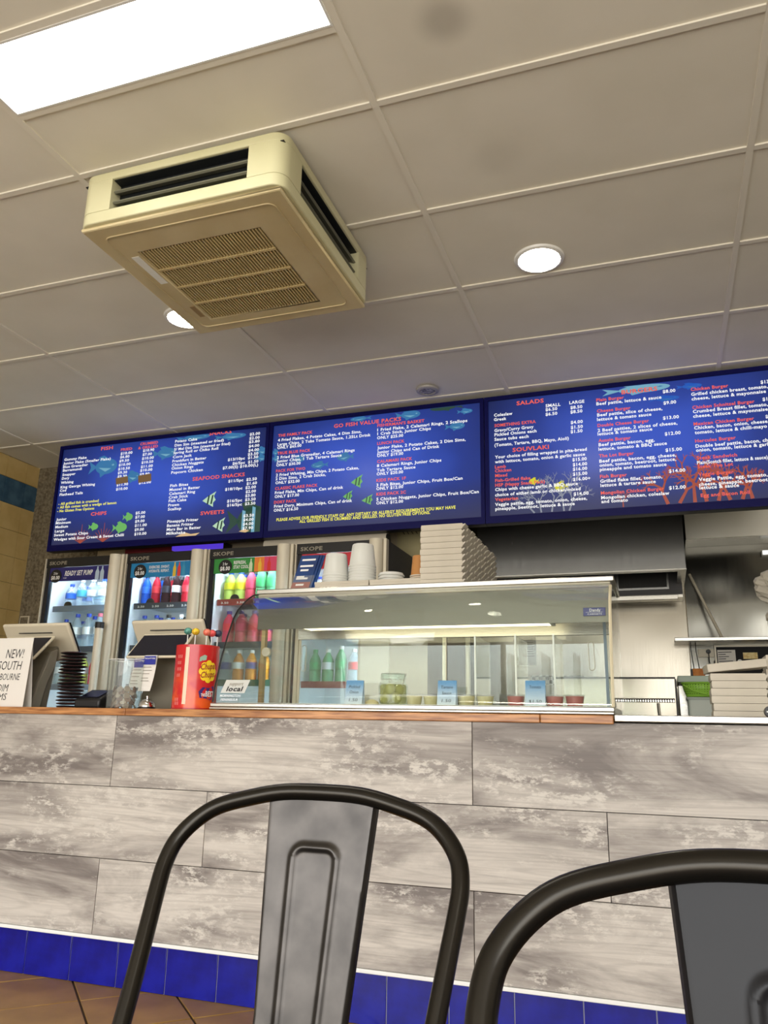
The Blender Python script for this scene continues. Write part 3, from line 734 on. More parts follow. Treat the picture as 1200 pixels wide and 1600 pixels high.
def pics1(y):
    A, B, G, O, P, S, Q, K, PT = Prints(), Prints(), Prints(), MB(), Prints(), Prints(), Prints(), Prints(), MB()
    fish(A, B, -3.765, 2.745, .25, .12, y, 1); fish(A, B, -3.505, 2.645, .14, .07, y, 1); fish(A, B, -3.25, 2.80, .20, .075, y, 1)
    fish(A, B, -3.02, 2.895, .28, .04, y, 1); fish(A, B, -2.72, 2.872, .25, .04, y, 1); fish(A, B, -2.47, 2.74, .09, .05, y, 1); fish(A, B, -2.47, 2.69, .09, .04, y, 1)
    fish(G, None, -3.50, 2.345, .085, .05, y, 1); fish(G, None, -3.787, 2.292, .085, .045, y, 1); fish(G, None, -3.56, 2.272, .125, .065, y, 1)
    for (x, z) in ((-3.885, 2.177), (-3.69, 2.177)):
        for k in range(9): coral(O, x, z, R(30+15*k), .10 if k != 4 else .14, .006, y, 4)
    angel(P, K, -2.845, 2.425, .11, .11, y, 1); angel(P, K, -2.755, 2.24, .10, .10, y, 1)
    fish(Q, S, -2.53, 2.255, .34, .20, y, 1, 3)
    PT.poly_y([(-2.60, 2.185), (-2.56, 2.20), (-2.52, 2.185), (-2.55, 2.175)], y-.001); PT.poly_y([(-3.09, 2.177), (-3.02, 2.205), (-2.97, 2.19), (-2.90, 2.195), (-2.93, 2.177)], y)
    pa = MB(); pa.poly_y([(-3.638, 2.645), (-3.535, 2.652), (-3.527, 2.603), (-3.63, 2.596)], YS+.0008); pa.poly_y([(-3.446, 2.648), (-3.337, 2.655), (-3.33, 2.598), (-3.44, 2.592)], YS+.0008)
    return [('fish_picture', e_fish, A), ('fish_marking', e_fishdk, B), ('fish_picture', e_green, G), ('coral_picture', e_orange, O), ('fish_picture', e_pale, P), ('fish_marking', e_dk, K), ('fish_picture', e_olive, Q), ('fish_marking', e_fishdk, S), ('shell_picture', e_cream, PT), ('price_patch', m_rust_patch, pa)]
def pics2(y):
    A, B, G, K = Prints(), Prints(), Prints(), Prints()
    fish(A, B, -1.75, 2.895, .15, .03, y, -1); fish(A, B, -1.43, 2.885, .17, .055, y, 1); fish(A, B, -1.055, 2.866, .10, .03, y, 1); fish(A, B, -1.12, 2.773, .13, .045, y, 1)
    fish(A, B, -2.19, 2.655, .10, .04, y, 1); fish(A, B, -2.03, 2.60, .125, .04, y, -1); fish(A, B, -1.85, 2.64, .12, .05, y, -1); fish(A, B, -2.365, 2.72, .05, .04, y, 1); fish(A, B, -2.36, 2.675, .05, .04, y, 1)
    fish(K, None, -1.17, 2.905, .22, .035, y, -1)
    angel(G, K, -1.765, 2.465, .085, .09, y, 1); angel(G, K, -1.825, 2.373, .07, .07, y, 1); angel(G, K, -1.69, 2.337, .08, .07, y, 1)
    return [('fish_picture', e_fish, A), ('fish_marking', e_fishdk, B), ('fish_picture', e_green, G), ('fish_marking', e_olive, K)]
def pics3(y):
    A, B, O, W, Y_, T = Prints(), Prints(), Prints(), Prints(), Prints(), Prints()
    fish(T, B, -.03, 2.885, .38, .05, y, 1); fish(A, B, .26, 2.868, .14, .03, y, 1); fish(A, B, .12, 2.808, .17, .03, y, 1)
    fish(Y_, None, -.637, 2.371, .06, .036, y, -1); fish(Y_, None, -.478, 2.328, .085, .05, y, -1)
    for (x, a, l) in ((-.60, 100, .09), (-.54, 80, .10), (-.47, 95, .12), (-.44, 70, .09), (-.64, 130, .07)): coral(W, x, 2.177, R(a), l, .010, y)
    for (x, a, l) in ((.10, 110, .10), (.16, 60, .10), (.24, 90, .13), (.30, 100, .12), (.36, 75, .10), (.42, 110, .09), (.48, 70, .09), (.53, 100, .07), (-.14, 90, .04)): coral(O, x, 2.177, R(a), l, .020 if l > .05 else .008, y)
    return [('fish_picture', e_deep, A), ('fish_picture', e_fishdk, T), ('fish_marking', e_fish, B), ('coral_picture', e_orange, O), ('coral_picture', e_coralw, W), ('fish_picture', e_yel, Y_)]
menu_screen(-4.168, -2.411, 'left menu screen headed FISH, listing fish, chips, snacks and sweets', MENU_1, pics1)
menu_screen(-2.411, -.931, 'middle menu screen headed GO FISH VALUE PACKS', MENU_2, pics2)
menu_screen(-.931, .90, 'right menu screen listing salads, souvlaki and burgers over orange coral', MENU_3, pics3)
# steel hangers that hold the screens to the ceiling
mt = thing('screen_mount', 'black steel rail carrying the row of menu screens, fixed to the ceiling', 'bracket', (-1.6, 4.62, 2.6))
MB().box(-4.0, .7, 4.572, 4.60, 2.50, 2.56).build('rail', m_black, mt, world=True)
for xx in (-3.6, -2.9, -1.95, -1.35, -.4, .4): MB().box(xx-.02, xx+.02, 4.60, 4.63, 2.45, 2.951).build('hanger', m_black, mt, world=True)

# ------------------------------------------------------------------ ceiling fittings
tl = thing('ceiling_light_panel', 'long white glowing light panel set in the ceiling above the air conditioner', 'ceiling light', (-1.377, 1.58, 2.95))
MB().box(-1.962, -.792, 1.452, 1.710, 2.953, 2.957).build('diffuser', emis('panel_glow', (255, 252, 244), 9.0), tl, world=True)
fr = MB(); fr.box(-1.964, -.790, 1.45, 1.458, 2.949, 2.956); fr.box(-1.964, -.790, 1.704, 1.711, 2.949, 2.956); fr.box(-1.964, -1.957, 1.45, 1.711, 2.949, 2.956); fr.box(-.797, -.790, 1.45, 1.711, 2.949, 2.956)
fr.build('frame', m_white_trim, tl, world=True)
t2 = copy_tree(tl); t2.location = (-1.377+2.4, -1.42, 2.95); tag(t2, 'unseen white light panel added to the ceiling near the shopfront', 'ceiling light')  # unseen copy added near the shopfront for extra room light
m_dl = emis('downlight_glow', (255, 246, 226), 45.0)
def downlight(x, y, label):
    t = thing('downlight', label, 'downlight', (x, y, 2.944))
    prof = [(.088, .012), (.088, .004), (.093, 0), (.106, .004), (.110, .0125)]
    MB().lathe(prof, 32).build('trim_ring', m_white_trim, t, smooth=True)
    MB().cyl((0, 0, .0005), (0, 0, .010), .087, .087, 32).build('lamp_disc', m_dl, t)
downlight(-.387, 3.105, 'round lit downlight right of the air conditioner')
downlight(-2.185, 3.10, 'round lit downlight half hidden behind the air conditioner')
sd = thing('ceiling_fitting', 'small unlit round grey fitting in the ceiling above the middle menu screen', 'fitting', (-1.24, 4.30, 2.935))
MB().lathe([(.045, .008), (.05, 0), (.068, .004), (.072, .0155)], 24).build('ring', M('grey_ring', (170, 166, 160), .4), sd, smooth=True)
MB().cyl((0, 0, .003), (0, 0, .012), .044, .044, 20).build('recess', M('mottled_recess', (60, 58, 56), .4, col2=(190, 186, 180), scale=60), sd)

# ------------------------------------------------------------------ air conditioner
ac = thing('air_conditioner', 'yellowed cream ceiling cassette air conditioner with a square brown intake grille', 'air conditioner', (-1.525, 2.46, 2.69))
A0, A1, B0, B1 = -1.95, -1.10, 2.032, 2.886
def rrect(x0, x1, y0, y1, r, n=5):
    pts = []
    for (cx, cy, a0) in ((x1-r, y0+r, -90), (x1-r, y1-r, 0), (x0+r, y1-r, 90), (x0+r, y0+r, 180)):
        for k in range(n+1): t = R(a0+90*k/n); pts.append((cx+r*math.cos(t), cy+r*math.sin(t)))
    return pts
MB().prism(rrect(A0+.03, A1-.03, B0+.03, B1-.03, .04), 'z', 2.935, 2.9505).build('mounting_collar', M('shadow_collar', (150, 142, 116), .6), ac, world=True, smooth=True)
MB().prism(rrect(A0, A1, B0, B1, .055, 8), 'z', 2.902, 2.936).build('top_band', m_ac_white, ac, world=True, smooth=True, bevel=.004)
MB().prism(rrect(A0, A1, B0, B1, .055, 8), 'z', 2.722, 2.772).build('lower_band', m_ac_white, ac, world=True, smooth=True, bevel=.004)
MB().box(A0+.05, A1-.05, B0+.05, B1-.05, 2.772, 2.8985).build('inner_case', m_ac_shade, ac, world=True)  # near-black lining paints the shade inside the vents
MB().box(A0+.010, A1-.010, B0+.010, B1-.010, 2.8990, 2.9019).build('vent_shade_plate', m_ac_shade, ac, world=True)  # plate added to darken the top of each vent opening
V0, V1 = .125, .16      # solid length beside each vent
def corner(sx_, sy_):
    cx = A0 if sx_ < 0 else A1; cy = B0 if sy_ < 0 else B1
    L = .14; r = .055; pts = [(L, 0)]; pts = []
    for k in range(9): t = R(180+90*k/8); pts.append((r+r*math.cos(t), r+r*math.sin(t)))
    pts += [(L, 0), (L, .07), (.07, .07), (.07, L), (0, L)]
    pts = [(cx-sx_*p[0], cy-sy_*p[1]) for p in pts]
    MB().prism(pts, 'z', 2.771, 2.9025).build('corner_panel', m_ac_white, ac, world=True, smooth=True)
for a in (-1, 1):
    for c in (-1, 1): corner(a, c)
for side in range(4):
    for z in (2.812, 2.858):
        mb = MB(); p = [(-.008, -.006), (.0, -.009), (.03, .004), (.03, .010), (-.004, .002)]
        if side == 0: mb.prism([(B0+.020+q[0], z+q[1]) for q in p], 'x', A0+.142, A1-.142)
        if side == 1: mb.prism([(B1-.020-q[0], z+q[1]) for q in p], 'x', A0+.142, A1-.142)
        if side == 2: mb.prism([(A0+.020+q[0], z+q[1]) for q in p], 'y', B0+.142, B1-.142)
        if side == 3: mb.prism([(A1-.020-q[0], z+q[1]) for q in p], 'y', B0+.142, B1-.142)
        mb.build('louvre_vane', m_ac_vane, ac, world=True)
# bottom panel: bordered frame round the intake
G0, G1, H0, H1 = -1.812, -1.283, 2.222, 2.760
pb = MB(); o = .014
for p in ([(A0+o, B0+o), (A1-o, B0+o), (G1, H0), (G0, H0)], [(A1-o, B0+o), (A1-o, B1-o), (G1, H1), (G1, H0)], [(A1-o, B1-o), (A0+o, B1-o), (G0, H1), (G1, H1)], [(A0+o, B1-o), (A0+o, B0+o), (G0, H0), (G0, H1)]):
    pb.prism(p, 'z', 2.706, 2.7225)
pb.build('fascia_panel', m_ac_tan, ac, world=True, bevel=.006)
rd = MB(); a = .07
rd.tube([(p[0], p[1], 2.7055) for p in rrect(A0+a, A1-a, B0+a, B1-a, .03)+[rrect(A0+a, A1-a, B0+a, B1-a, .03)[0]]], .0035, 6)
rd.build('raised_border', m_ac_tan, ac, world=True, smooth=True)
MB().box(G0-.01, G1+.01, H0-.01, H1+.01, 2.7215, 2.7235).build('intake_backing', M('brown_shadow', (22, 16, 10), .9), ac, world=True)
sl = None; N = 40
for k in range(N):
    o_s = MB().box(-.0030, .0030, -(H1-H0)/2+.002, (H1-H0)/2-.002, -.006, .006).build('grille_slat', m_ac_slat, ac) if sl is None else inst(sl, ac)
    sl = sl or o_s
    o_s.location = (G0+(k+.5)*(G1-G0)/N+1.525, (H0+H1)/2-2.46, 2.7135-2.69)
for k in range(1, 4):
    yy = H0+k*(H1-H0)/4; MB().box(G0+.002, G1-.002, yy-.006, yy+.006, 2.7055, 2.7215).build('grille_bar', m_ac_slat, ac, world=True)
MB().box(G0-.045, G0-.012, H0+.02, H0+.22, 2.7048, 2.706).build('sticker', m_sticker, ac, world=True)
MB().box(G0-.035, G0-.012, H1-.12, H1-.03, 2.7052, 2.706).build('name_plate', M('tan_plate', (150, 124, 76), .5), ac, world=True)
# ------------------------------------------------------------------ metal cafe chairs
m_gun = M('gunmetal_tube', (42, 39, 34), .27, .8)
m_gunsheet = M('gunmetal_sheet', (54, 52, 50), .36, .9, col2=(86, 82, 78), scale=14, lo=.3, hi=.75)
m_dark_sheet = M('black_steel_sheet', (16, 16, 18), .40, .0, col2=(21, 21, 23), scale=10, spec=.22)
def chair(label, loc, rz, sheet):
    t = thing('metal_chair', label, 'chair', loc, rz)   # local: top of the back at (0, 0, .865), the chair faces -Y
    b1, b2 = R(28), R(11)
    prof = [(0, .0), (.055, .002), (.102, .012), (.145, .026), (.172, .046), (.191, .073), (.197, .102), (.196, .13), (.191, .18), (.185, .24), (.180, .30)]
    def hp(u, v): return Vector((u, -v*math.sin(b1), .865-v*math.cos(b1)))
    import itertools
    def dense(pts):   # Catmull-Rom
        out = []
        for i in range(len(pts)-1):
            p0, p1, p2, p3 = (pts[max(0, i-1)], pts[i], pts[i+1], pts[min(len(pts)-1, i+2)])
            for k in range(5):
                s = k/5; out.append(.5*((2*p1)+(p2-p0)*s+(2*p0-5*p1+4*p2-p3)*s*s+(3*p1-p0-3*p2+p3)*s**3))
        return out+[pts[-1]]
    right = [hp(u, v) for u, v in prof]+[Vector((.172, -.175, .535)), Vector((.163, -.205, .475)), Vector((.160, -.225, .440))]
    left = [Vector((-p.x, p.y, p.z)) for p in right]
    path = dense(left[::-1]+right[1:])
    MB().tube(path, .0108, 14).build('back_hoop', m_gun, t, smooth=True)
    # splat with its pressed loop
    nu, nv, L = 64, 130, .425; vs = []; fs = []
    loop = [(-.021, .43), (-.0305, .088)]+[(-.0155-.015*math.cos(R(10*k)), .0825-.016*math.sin(R(10*k))) for k in range(1, 10)]
    loop = loop+[(-u, v) for u, v in loop[::-1]]
    def dist(u, v):
        d = 9
        for (a, b_), (c, e) in zip(loop[:-1], loop[1:]):
            dx, dy = c-a, e-b_; s = max(0, min(1, ((u-a)*dx+(v-b_)*dy)/(dx*dx+dy*dy))); d = min(d, math.hypot(u-a-s*dx, v-b_-s*dy))
        return d
    for j in range(nv+1):
        v = .004+.106*j/80 if j <= 80 else .110+(L-.110)*(j-80)/50; hw = .077-.017*min(1, max(0, (v-.015))/.24)
        for i in range(nu+1):
            u = -hw+2*hw*i/nu; d = dist(u, v); ed = hw-abs(u)
            h = .0036*math.exp(-(d/.0042)**2)-.010*max(0, 1-ed/.006)**2
            vs.append((u, -v*math.sin(b2)-h-.0, .865-v*math.cos(b2)))
    for j in range(nv):
        for i in range(nu): a = j*(nu+1)+i; fs.append((a, a+1, a+nu+2, a+nu+1))
    MB().add(vs, fs).build('splat', sheet, t, smooth=True, solid=.0016, fix=False)
    # seat pan, rim, legs and braces
    sp = rrect(-.175, .175, -.44, -.085, .05, 6)
    MB().prism(sp, 'z', .438, .448).build('seat', sheet, t, smooth=True, bevel=.004)
    MB().prism(rrect(-.178, .178, -.443, -.082, .052, 6), 'z', .405, .4385).build('seat_rim', sheet, t, smooth=True)
    for sx_ in (-1, 1):
        for (y0, y1) in ((-.115, -.045), (-.41, -.475)):
            MB().tube([(sx_*.150, y0, .405), (sx_*.185, (y0*2+y1)/3, .22), (sx_*.215, y1, .006)], [.017, .015, .012], 10).build('leg', m_gun, t, smooth=True)
            MB().cyl((sx_*.215, y1, 0), (sx_*.215, y1, .012), .016, .015, 12).build('foot_cap', m_black, t, smooth=True)
    MB().box(-.192, .192, -.078, -.07, .19, .205).build('brace', m_gun, t); MB().box(-.192, .192, -.448, -.44, .19, .205).build('brace', m_gun, t)
    return t
chair('pewter grey metal chair with a looped back panel, the farther left one of two', (-.431, 1.008, 0), 0, m_gunsheet)
chair('dark metal chair cut by the right edge of the photo, nearest the viewer', (.072, .620, 0), 0, m_dark_sheet)

# ------------------------------------------------------------------ drinks
def cap_color(c): return M('bottle_cap', c, .4)
CAPS = {k: M(k+'_cap', c, .4) for k, c in dict(blue=(30, 70, 190), white=(235, 235, 235), pink=(226, 110, 130), black=(22, 22, 26), green=(30, 140, 80), red=(200, 30, 40), purple=(60, 40, 130)).items()}
LABS = {k: M(k+'_label', c, .5) for k, c in dict(blue=(40, 110, 220), teal=(80, 180, 210), white=(225, 232, 238), green=(60, 160, 100), red=(205, 40, 50), pink=(226, 70, 110), yellow=(236, 222, 40), orange=(236, 160, 40), dark=(36, 32, 44), purple=(110, 60, 140), navy=(36, 50, 130)).items()}
def liquid(name, c, a=.6):
    return glassmat(name, tint=tuple(min(1, .35+.65*v) for v in lin(c)[:3]), ior=1.35, haze=a, hazecol=c)
LIQ = {'clear': m_bottle, 'blue': liquid('blue_drink', (40, 110, 230)), 'red': liquid('red_drink', (190, 30, 50)), 'dark': liquid('dark_drink', (44, 22, 26), .8), 'orange': liquid('orange_drink', (240, 160, 40)), 'yellow': liquid('yellow_drink', (220, 240, 130)), 'green': liquid('green_drink', (120, 200, 150), .5), 'pink': liquid('pink_drink', (240, 90, 120))}
_proto = {}
def bottle(loc, liq, lab, cap, h, r, label, group=None, name='drink_bottle'):
    key = (liq, lab, cap, round(h, 3), round(r, 3))
    if key not in _proto:
        t = thing(name, label, 'bottle', loc, 0, group); k = h
        MB().lathe([(r*.85, 0), (r, .02*k), (r, .30*k), (r*.93, .33*k), (r, .36*k), (r, .62*k), (r*.8, .74*k), (r*.42, .86*k), (r*.36, .88*k), (r*.36, .93*k)], 14).build('body', LIQ[liq], t, smooth=True)
        MB().lathe([(r*.44, .905*k), (r*.44, k)], 12).build('cap', CAPS[cap], t, smooth=True)
        MB().lathe([(r*1.02, .38*k), (r*1.02, .60*k)], 14).build('label_band', LABS[lab], t, smooth=True)
        _proto[key] = t; return t
    t = copy_tree(_proto[key]); t.location = loc; tag(t, label, 'bottle')
    if group: t['group'] = group
    elif 'group' in t: del t['group']
    return t
ORD = ['first', 'second', 'third', 'fourth', 'fifth', 'sixth', 'seventh']
# ------------------------------------------------------------------ drinks fridges
m_fwhite = M('fridge_liner', (234, 240, 244), .5)
m_fshelf = M('white_wire_shelf', (228, 232, 232), .4)
m_flight = emis('fridge_led', (222, 238, 255), 60.0)
m_cab = M('fridge_cabinet_grey', (64, 62, 62), .5)
m_fblack = M('fridge_door_black', (14, 18, 28), .3)
YFR = 4.42
def fridge(x0, x1, label, sign_mat, sign_draw, shelves, strips, extra=None, name='SKOPE'):
    t = thing('drinks_fridge', label, 'fridge', ((x0+x1)/2, 4.68, 0))
    W = dict(world=True)
    cb = MB(); cb.box(x0, x0+.022, 4.445, 4.93, .0, 2.045); cb.box(x1-.022, x1, 4.445, 4.93, 0, 2.045); cb.box(x0+.022, x1-.022, 4.445, 4.93, 1.99, 2.045); cb.box(x0+.022, x1-.022, 4.445, 4.93, 0, .16); cb.box(x0+.022, x1-.022, 4.90, 4.93, .16, 1.99)
    cb.build('cabinet', m_cab, t, **W)
    ln = MB(); ln.box(x0+.0225, x0+.027, 4.47, 4.899, .162, 1.988); ln.box(x1-.027, x1-.0225, 4.47, 4.899, .162, 1.988); ln.box(x0+.027, x1-.027, 4.892, 4.899, .162, 1.988)
    ln.build('liner', m_fwhite, t, **W)
    MB().box(x1-.075, x1-.045, 4.455, 4.470, .2, 1.95).build('light_strip', m_flight, t, **W)
    MB().box(x0+.10, x1-.13, 4.50, 4.53, 1.972, 1.984).build('light_strip', m_flight, t, **W)
    MB().box(x0, x0+.006, 4.405, 4.4445, 0, 2.052).build('side_trim', m_alu, t, **W)
    dx0, dx1 = x0+.008, x1-.02
    dr = MB(); dr.box(dx0, dx0+.032, YFR, 4.444, .12, 1.985); dr.box(dx1-.09, dx1, YFR, 4.444, .12, 1.985); dr.box(dx0+.032, dx1-.09, YFR, 4.444, .12, .20)
    d = dr.build('door', m_fblack, t, **W)
    MB().box(dx0+.032, dx1-.09, 4.430, 4.436, .20, 1.89).build('glass', m_glass, d, **W)
    sg = MB().box(dx0+.030, dx1-.09, YFR, 4.4285, 1.888, 1.985).build('header_sign', sign_mat, d, **W)
    sign_draw(sg, dx0+.032, dx1-.09)
    hd = MB().box(x0+.006, x1-.022, 4.415, 4.4445, 1.986, 2.052).build('top_panel', m_black, t, **W)
    if name:
        lt = MB(); text_on(lt, name, lambda u, v: (x0+.03+u, 4.4143, 2.006+v), width=.15, size=.034, bold=.03); lt.build('maker_lettering', m_pos_grey, hd, fix=False, **W)
    hp_ = []; cx = x1-.068
    for k in range(13): a_ = R(180+180*k/12); hp_.append((cx+.044*math.cos(a_), YFR-.012+.044*math.sin(a_)))
    hp_ += [(cx+.044, YFR-.001), (cx-.044, YFR-.001)]
    MB().prism(hp_, 'z', .10, 2.05).build('door_handle', m_alu, d, smooth=True, **W)
    MB().box(x1-.0195, x1-.001, 4.40, 4.444, 0, 2.052).build('side_trim', m_alu, t, **W)
    for q_, (z, (sc, txt)) in enumerate(zip(shelves, strips)):
        s = MB(); s.box(x0+.028, x1-.028, 4.50, 4.885, z-.008, z); s = s.build('shelf', m_fshelf, t, **W)
        MB().box(x0+.04, x1-.10, 4.490, 4.4995, z-.038, z+.002).build('price_strip', sc, s, **W)
        if q_ == 0: MB().prism([(x0+.17+.032*math.cos(R(18*k)), z+.0025+.030*math.sin(R(18*k))) for k in range(11)], 'y', 4.485, 4.4895).build('price_tag', m_black, s, **W)
        if txt:
            lt = MB()
            for q in range(4): text_on(lt, txt, lambda u, v, q=q: (x0+.07+q*.115+u, 4.4893, z-.028+v), width=.055, size=.018, bold=.02)
            lt.build('price_lettering', m_white_ink, s, fix=False, **W)
    return t
def price_disc(sg, cx, cz, head):
    c = MB().cyl((cx, YFR-.004, cz), (cx, YFR-.0002, cz), .048, .048, 24).build('price_disc', m_black, sg, world=True)
def draw_disc_text(lt, cx, cz):
    text_on(lt, '2 for', lambda u, v: (cx-.018+u, YFR-.0048, cz+.010+v), width=.036, size=.026, bold=.02)
    text_on(lt, '$8.00', lambda u, v: (cx-.036+u, YFR-.0048, cz-.024+v), width=.072, size=.036, bold=.03)
def bottle_print(mb, x, z, h, w):
    mb.poly_y([(x-w/2, z), (x+w/2, z), (x+w/2, z+.6*h), (x+.18*w, z+.82*h), (x+.18*w, z+h), (x-.18*w, z+h), (x-.18*w, z+.82*h), (x-w/2, z+.6*h)], YFR-.0012)
def sign1(sg, a, c):
    price_disc(sg, a+.055, 1.925, 1); lt = MB(); draw_disc_text(lt, a+.055, 1.925)
    text_on(lt, 'READY SET PUMP', lambda u, v: (a+.13+u, YFR-.001, 1.925+v), width=.235, size=.048, bold=.03, shear=.2)
    text_on(lt, 'PUMP', lambda u, v: (a+.12+u, YFR-.001, 1.905+v), width=.03, size=.010)
    lt.build('lettering', m_white_ink, sg, world=True, fix=False)
    p = MB(); bottle_print(p, a+.405, 1.885, .095, .032); bottle_print(p, a+.445, 1.885, .095, .032); p.build('bottle_print', M('pale_print', (180, 200, 220), .6), sg, world=True, fix=False)
def sign2(sg, a, c):
    price_disc(sg, a+.075, 1.928, 1); lt = MB(); draw_disc_text(lt, a+.075, 1.928)
    text_on(lt, 'EXERCISE. SWEAT.', lambda u, v: (a+.145+u, YFR-.001, 1.945+v), width=.16, size=.026, bold=.02)
    text_on(lt, 'HYDRATE. REPEAT.', lambda u, v: (a+.145+u, YFR-.001, 1.918+v), width=.16, size=.026, bold=.02)
    lt.build('lettering', m_white_ink, sg, world=True, fix=False)
    for k, cc in enumerate(((226, 190, 60), (226, 60, 50), (60, 150, 190))):
        p = MB(); bottle_print(p, a+.345+.035*k, 1.885, .095, .024); p.build('bottle_print', M('print_%d' % k, cc, .6), sg, world=True, fix=False)
def sign3(sg, a, c):
    price_disc(sg, a+.085, 1.93, 1); lt = MB(); draw_disc_text(lt, a+.085, 1.93)
    text_on(lt, 'REFRESH,', lambda u, v: (a+.145+u, YFR-.001, 1.945+v), width=.09, size=.030, bold=.03)
    text_on(lt, 'STAY COOL', lambda u, v: (a+.145+u, YFR-.001, 1.915+v), width=.11, size=.030, bold=.03)
    lt.build('lettering', m_white_ink, sg, world=True, fix=False)
    for k, (x_0, x_1, cc) in enumerate(((.295, .365, (235, 130, 50)), (.365, c-a-.001, (222, 70, 110)))):
        p = MB(); p.poly_y([(a+x_0, 1.8885), (a+x_1, 1.8885), (a+x_1, 1.9845), (a+x_0, 1.9845)], YFR-.0006); p.build('color_block', M('block_%d' % k, cc, .5), sg, world=True, fix=False)
    for k, cc in enumerate(((210, 226, 190), (240, 190, 60), (220, 50, 40))):
        p = MB(); bottle_print(p, a+.27+.065*k, 1.89, .085, .024); p.build('bottle_print', M('print3_%d' % k, cc, .6), sg, world=True, fix=False)
def sign4(sg, a, c):
    price_disc(sg, a+.10, 1.925, 1); lt = MB(); draw_disc_text(lt, a+.10, 1.925); lt.build('lettering', m_white_ink, sg, world=True, fix=False)
st_grey = M('grey_strip', (112, 124, 140), .5); st_dark = M('slate_strip', (50, 60, 72), .5); st_red = M('brick_red_strip', (150, 52, 46), .5); st_green = M('green_strip', (24, 84, 60), .5)
SH = [1.722, 1.440, 1.185, .90, .60]
fridge(-4.080, -3.413, 'leftmost drinks fridge with a navy READY SET PUMP header, stocked with water', M('navy_sign', (36, 34, 108), .4), sign1, SH, [(st_grey, ''), (st_dark, ''), (st_grey, ''), (st_grey, ''), (st_grey, '')])
fridge(-3.400, -2.768, 'second drinks fridge from the left with a bright blue HYDRATE header', M('sky_sign', (24, 128, 186), .4), sign2, SH, [(st_dark, '2.50'), (st_dark, ''), (st_dark, ''), (st_dark, ''), (st_dark, '')])
fridge(-2.756, -2.140, 'third drinks fridge from the left with a green REFRESH, STAY COOL header', M('green_sign', (48, 140, 60), .4), sign3, [1.728, 1.452, 1.215, .90, .60], [(st_red, '3.50'), (st_dark, ''), (st_green, ''), (st_dark, ''), (st_dark, '')])
fridge(-2.128, -1.520, 'rightmost drinks fridge with a red header, seen mostly through the glass display case', M('red_sign', (196, 36, 52), .4), sign4, [1.735, 1.520, 1.205, .90, .60], [(st_dark, ''), (st_red, ''), (st_red, ''), (st_dark, ''), (st_dark, '')])
def row(x0, x1, z, specs, where, y=4.575):
    n = len(specs); x0 -= .028; x1 -= .006
    if 'top' in where or 'second shelf' in where:
        for k in range(n-1):
            liq, lab, cap, h, r, desc = specs[k]
            bottle((x0+(x1-x0)*(k+1.0)/n, y+.12, z+.0005), liq, lab, cap, h, r, '%s bottle in the back row, %s from left, %s' % (lab+' labelled', ORD[k], where))
    for k, (liq, lab, cap, h, r, desc) in enumerate(specs):
        x = x0+(x1-x0)*(k+.5)/n
        bottle((x, y, z+.0005), liq, lab, cap, h, r, '%s, %s from left, %s' % (desc, ORD[k], where))
W1 = ('clear', 'white', 'blue', .20, .036, 'clear water bottle')
row(-3.985, -3.545, 1.722, [('clear', 'blue', 'blue', .17, .038, 'squat water bottle with a bright blue label'), ('clear', 'teal', 'white', .20, .036, 'clear bottle with a teal label'), ('clear', 'white', 'white', .20, .038, 'clear water bottle with a white label'), ('clear', 'white', 'blue', .20, .038, 'clear bottle, white label, blue cap'), ('clear', 'green', 'white', .20, .036, 'clear bottle with a green label')], 'leftmost fridge top shelf')
row(-4.00, -3.545, 1.440, [('clear', 'navy', 'blue', .20, .034, 'water bottle with a navy label'), ('clear', 'white', 'blue', .235, .037, 'tall water bottle with a blue cap'), ('clear', 'white', 'blue', .235, .037, 'tall water bottle with a blue cap'), ('clear', 'white', 'pink', .235, .037, 'tall water bottle with a pink cap'), ('clear', 'white', 'pink', .235, .037, 'tall water bottle with a pink cap')], 'leftmost fridge second shelf')
row(-4.00, -3.545, 1.185, [('clear', 'white', 'white', .20, .036, 'clear bottle'), ('yellow', 'yellow', 'white', .20, .036, 'yellow drink bottle'), ('yellow', 'white', 'black', .20, .036, 'pale yellow drink bottle'), ('pink', 'red', 'black', .20, .036, 'red drink bottle'), ('pink', 'white', 'black', .20, .036, 'pink drink bottle')], 'leftmost fridge third shelf')
row(-3.345, -2.885, 1.722, [('blue', 'blue', 'black', .21, .032, 'bright blue sports drink'), ('red', 'red', 'black', .21, .031, 'red sports drink'), ('dark', 'dark', 'black', .21, .031, 'dark cola bottle'), ('dark', 'white', 'black', .21, .031, 'dark bottle with a white label'), ('red', 'red', 'white', .21, .031, 'red bottle with a white cap'), ('orange', 'orange', 'black', .19, .032, 'orange sports drink')], 'second fridge top shelf')
row(-3.345, -2.885, 1.440, [('clear', 'navy', 'blue', .21, .036, 'blue labelled bottle'), ('clear', 'blue', 'blue', .21, .036, 'pale blue labelled bottle'), ('clear', 'navy', 'black', .21, .036, 'navy labelled bottle'), ('clear', 'blue', 'white', .21, .036, 'bottle with a blue label and white cap'), ('clear', 'navy', 'white', .21, .036, 'bottle with a navy label and white cap')], 'second fridge second shelf')
row(-3.345, -2.885, 1.185, [('orange', 'orange', 'white', .20, .036, 'orange drink bottle'), ('orange', 'white', 'white', .20, .036, 'orange juice bottle with a pale label'), ('clear', 'white', 'white', .20, .036, 'clear bottle with a white cap'), ('clear', 'teal', 'white', .20, .036, 'clear bottle with a teal label')], 'second fridge third shelf')
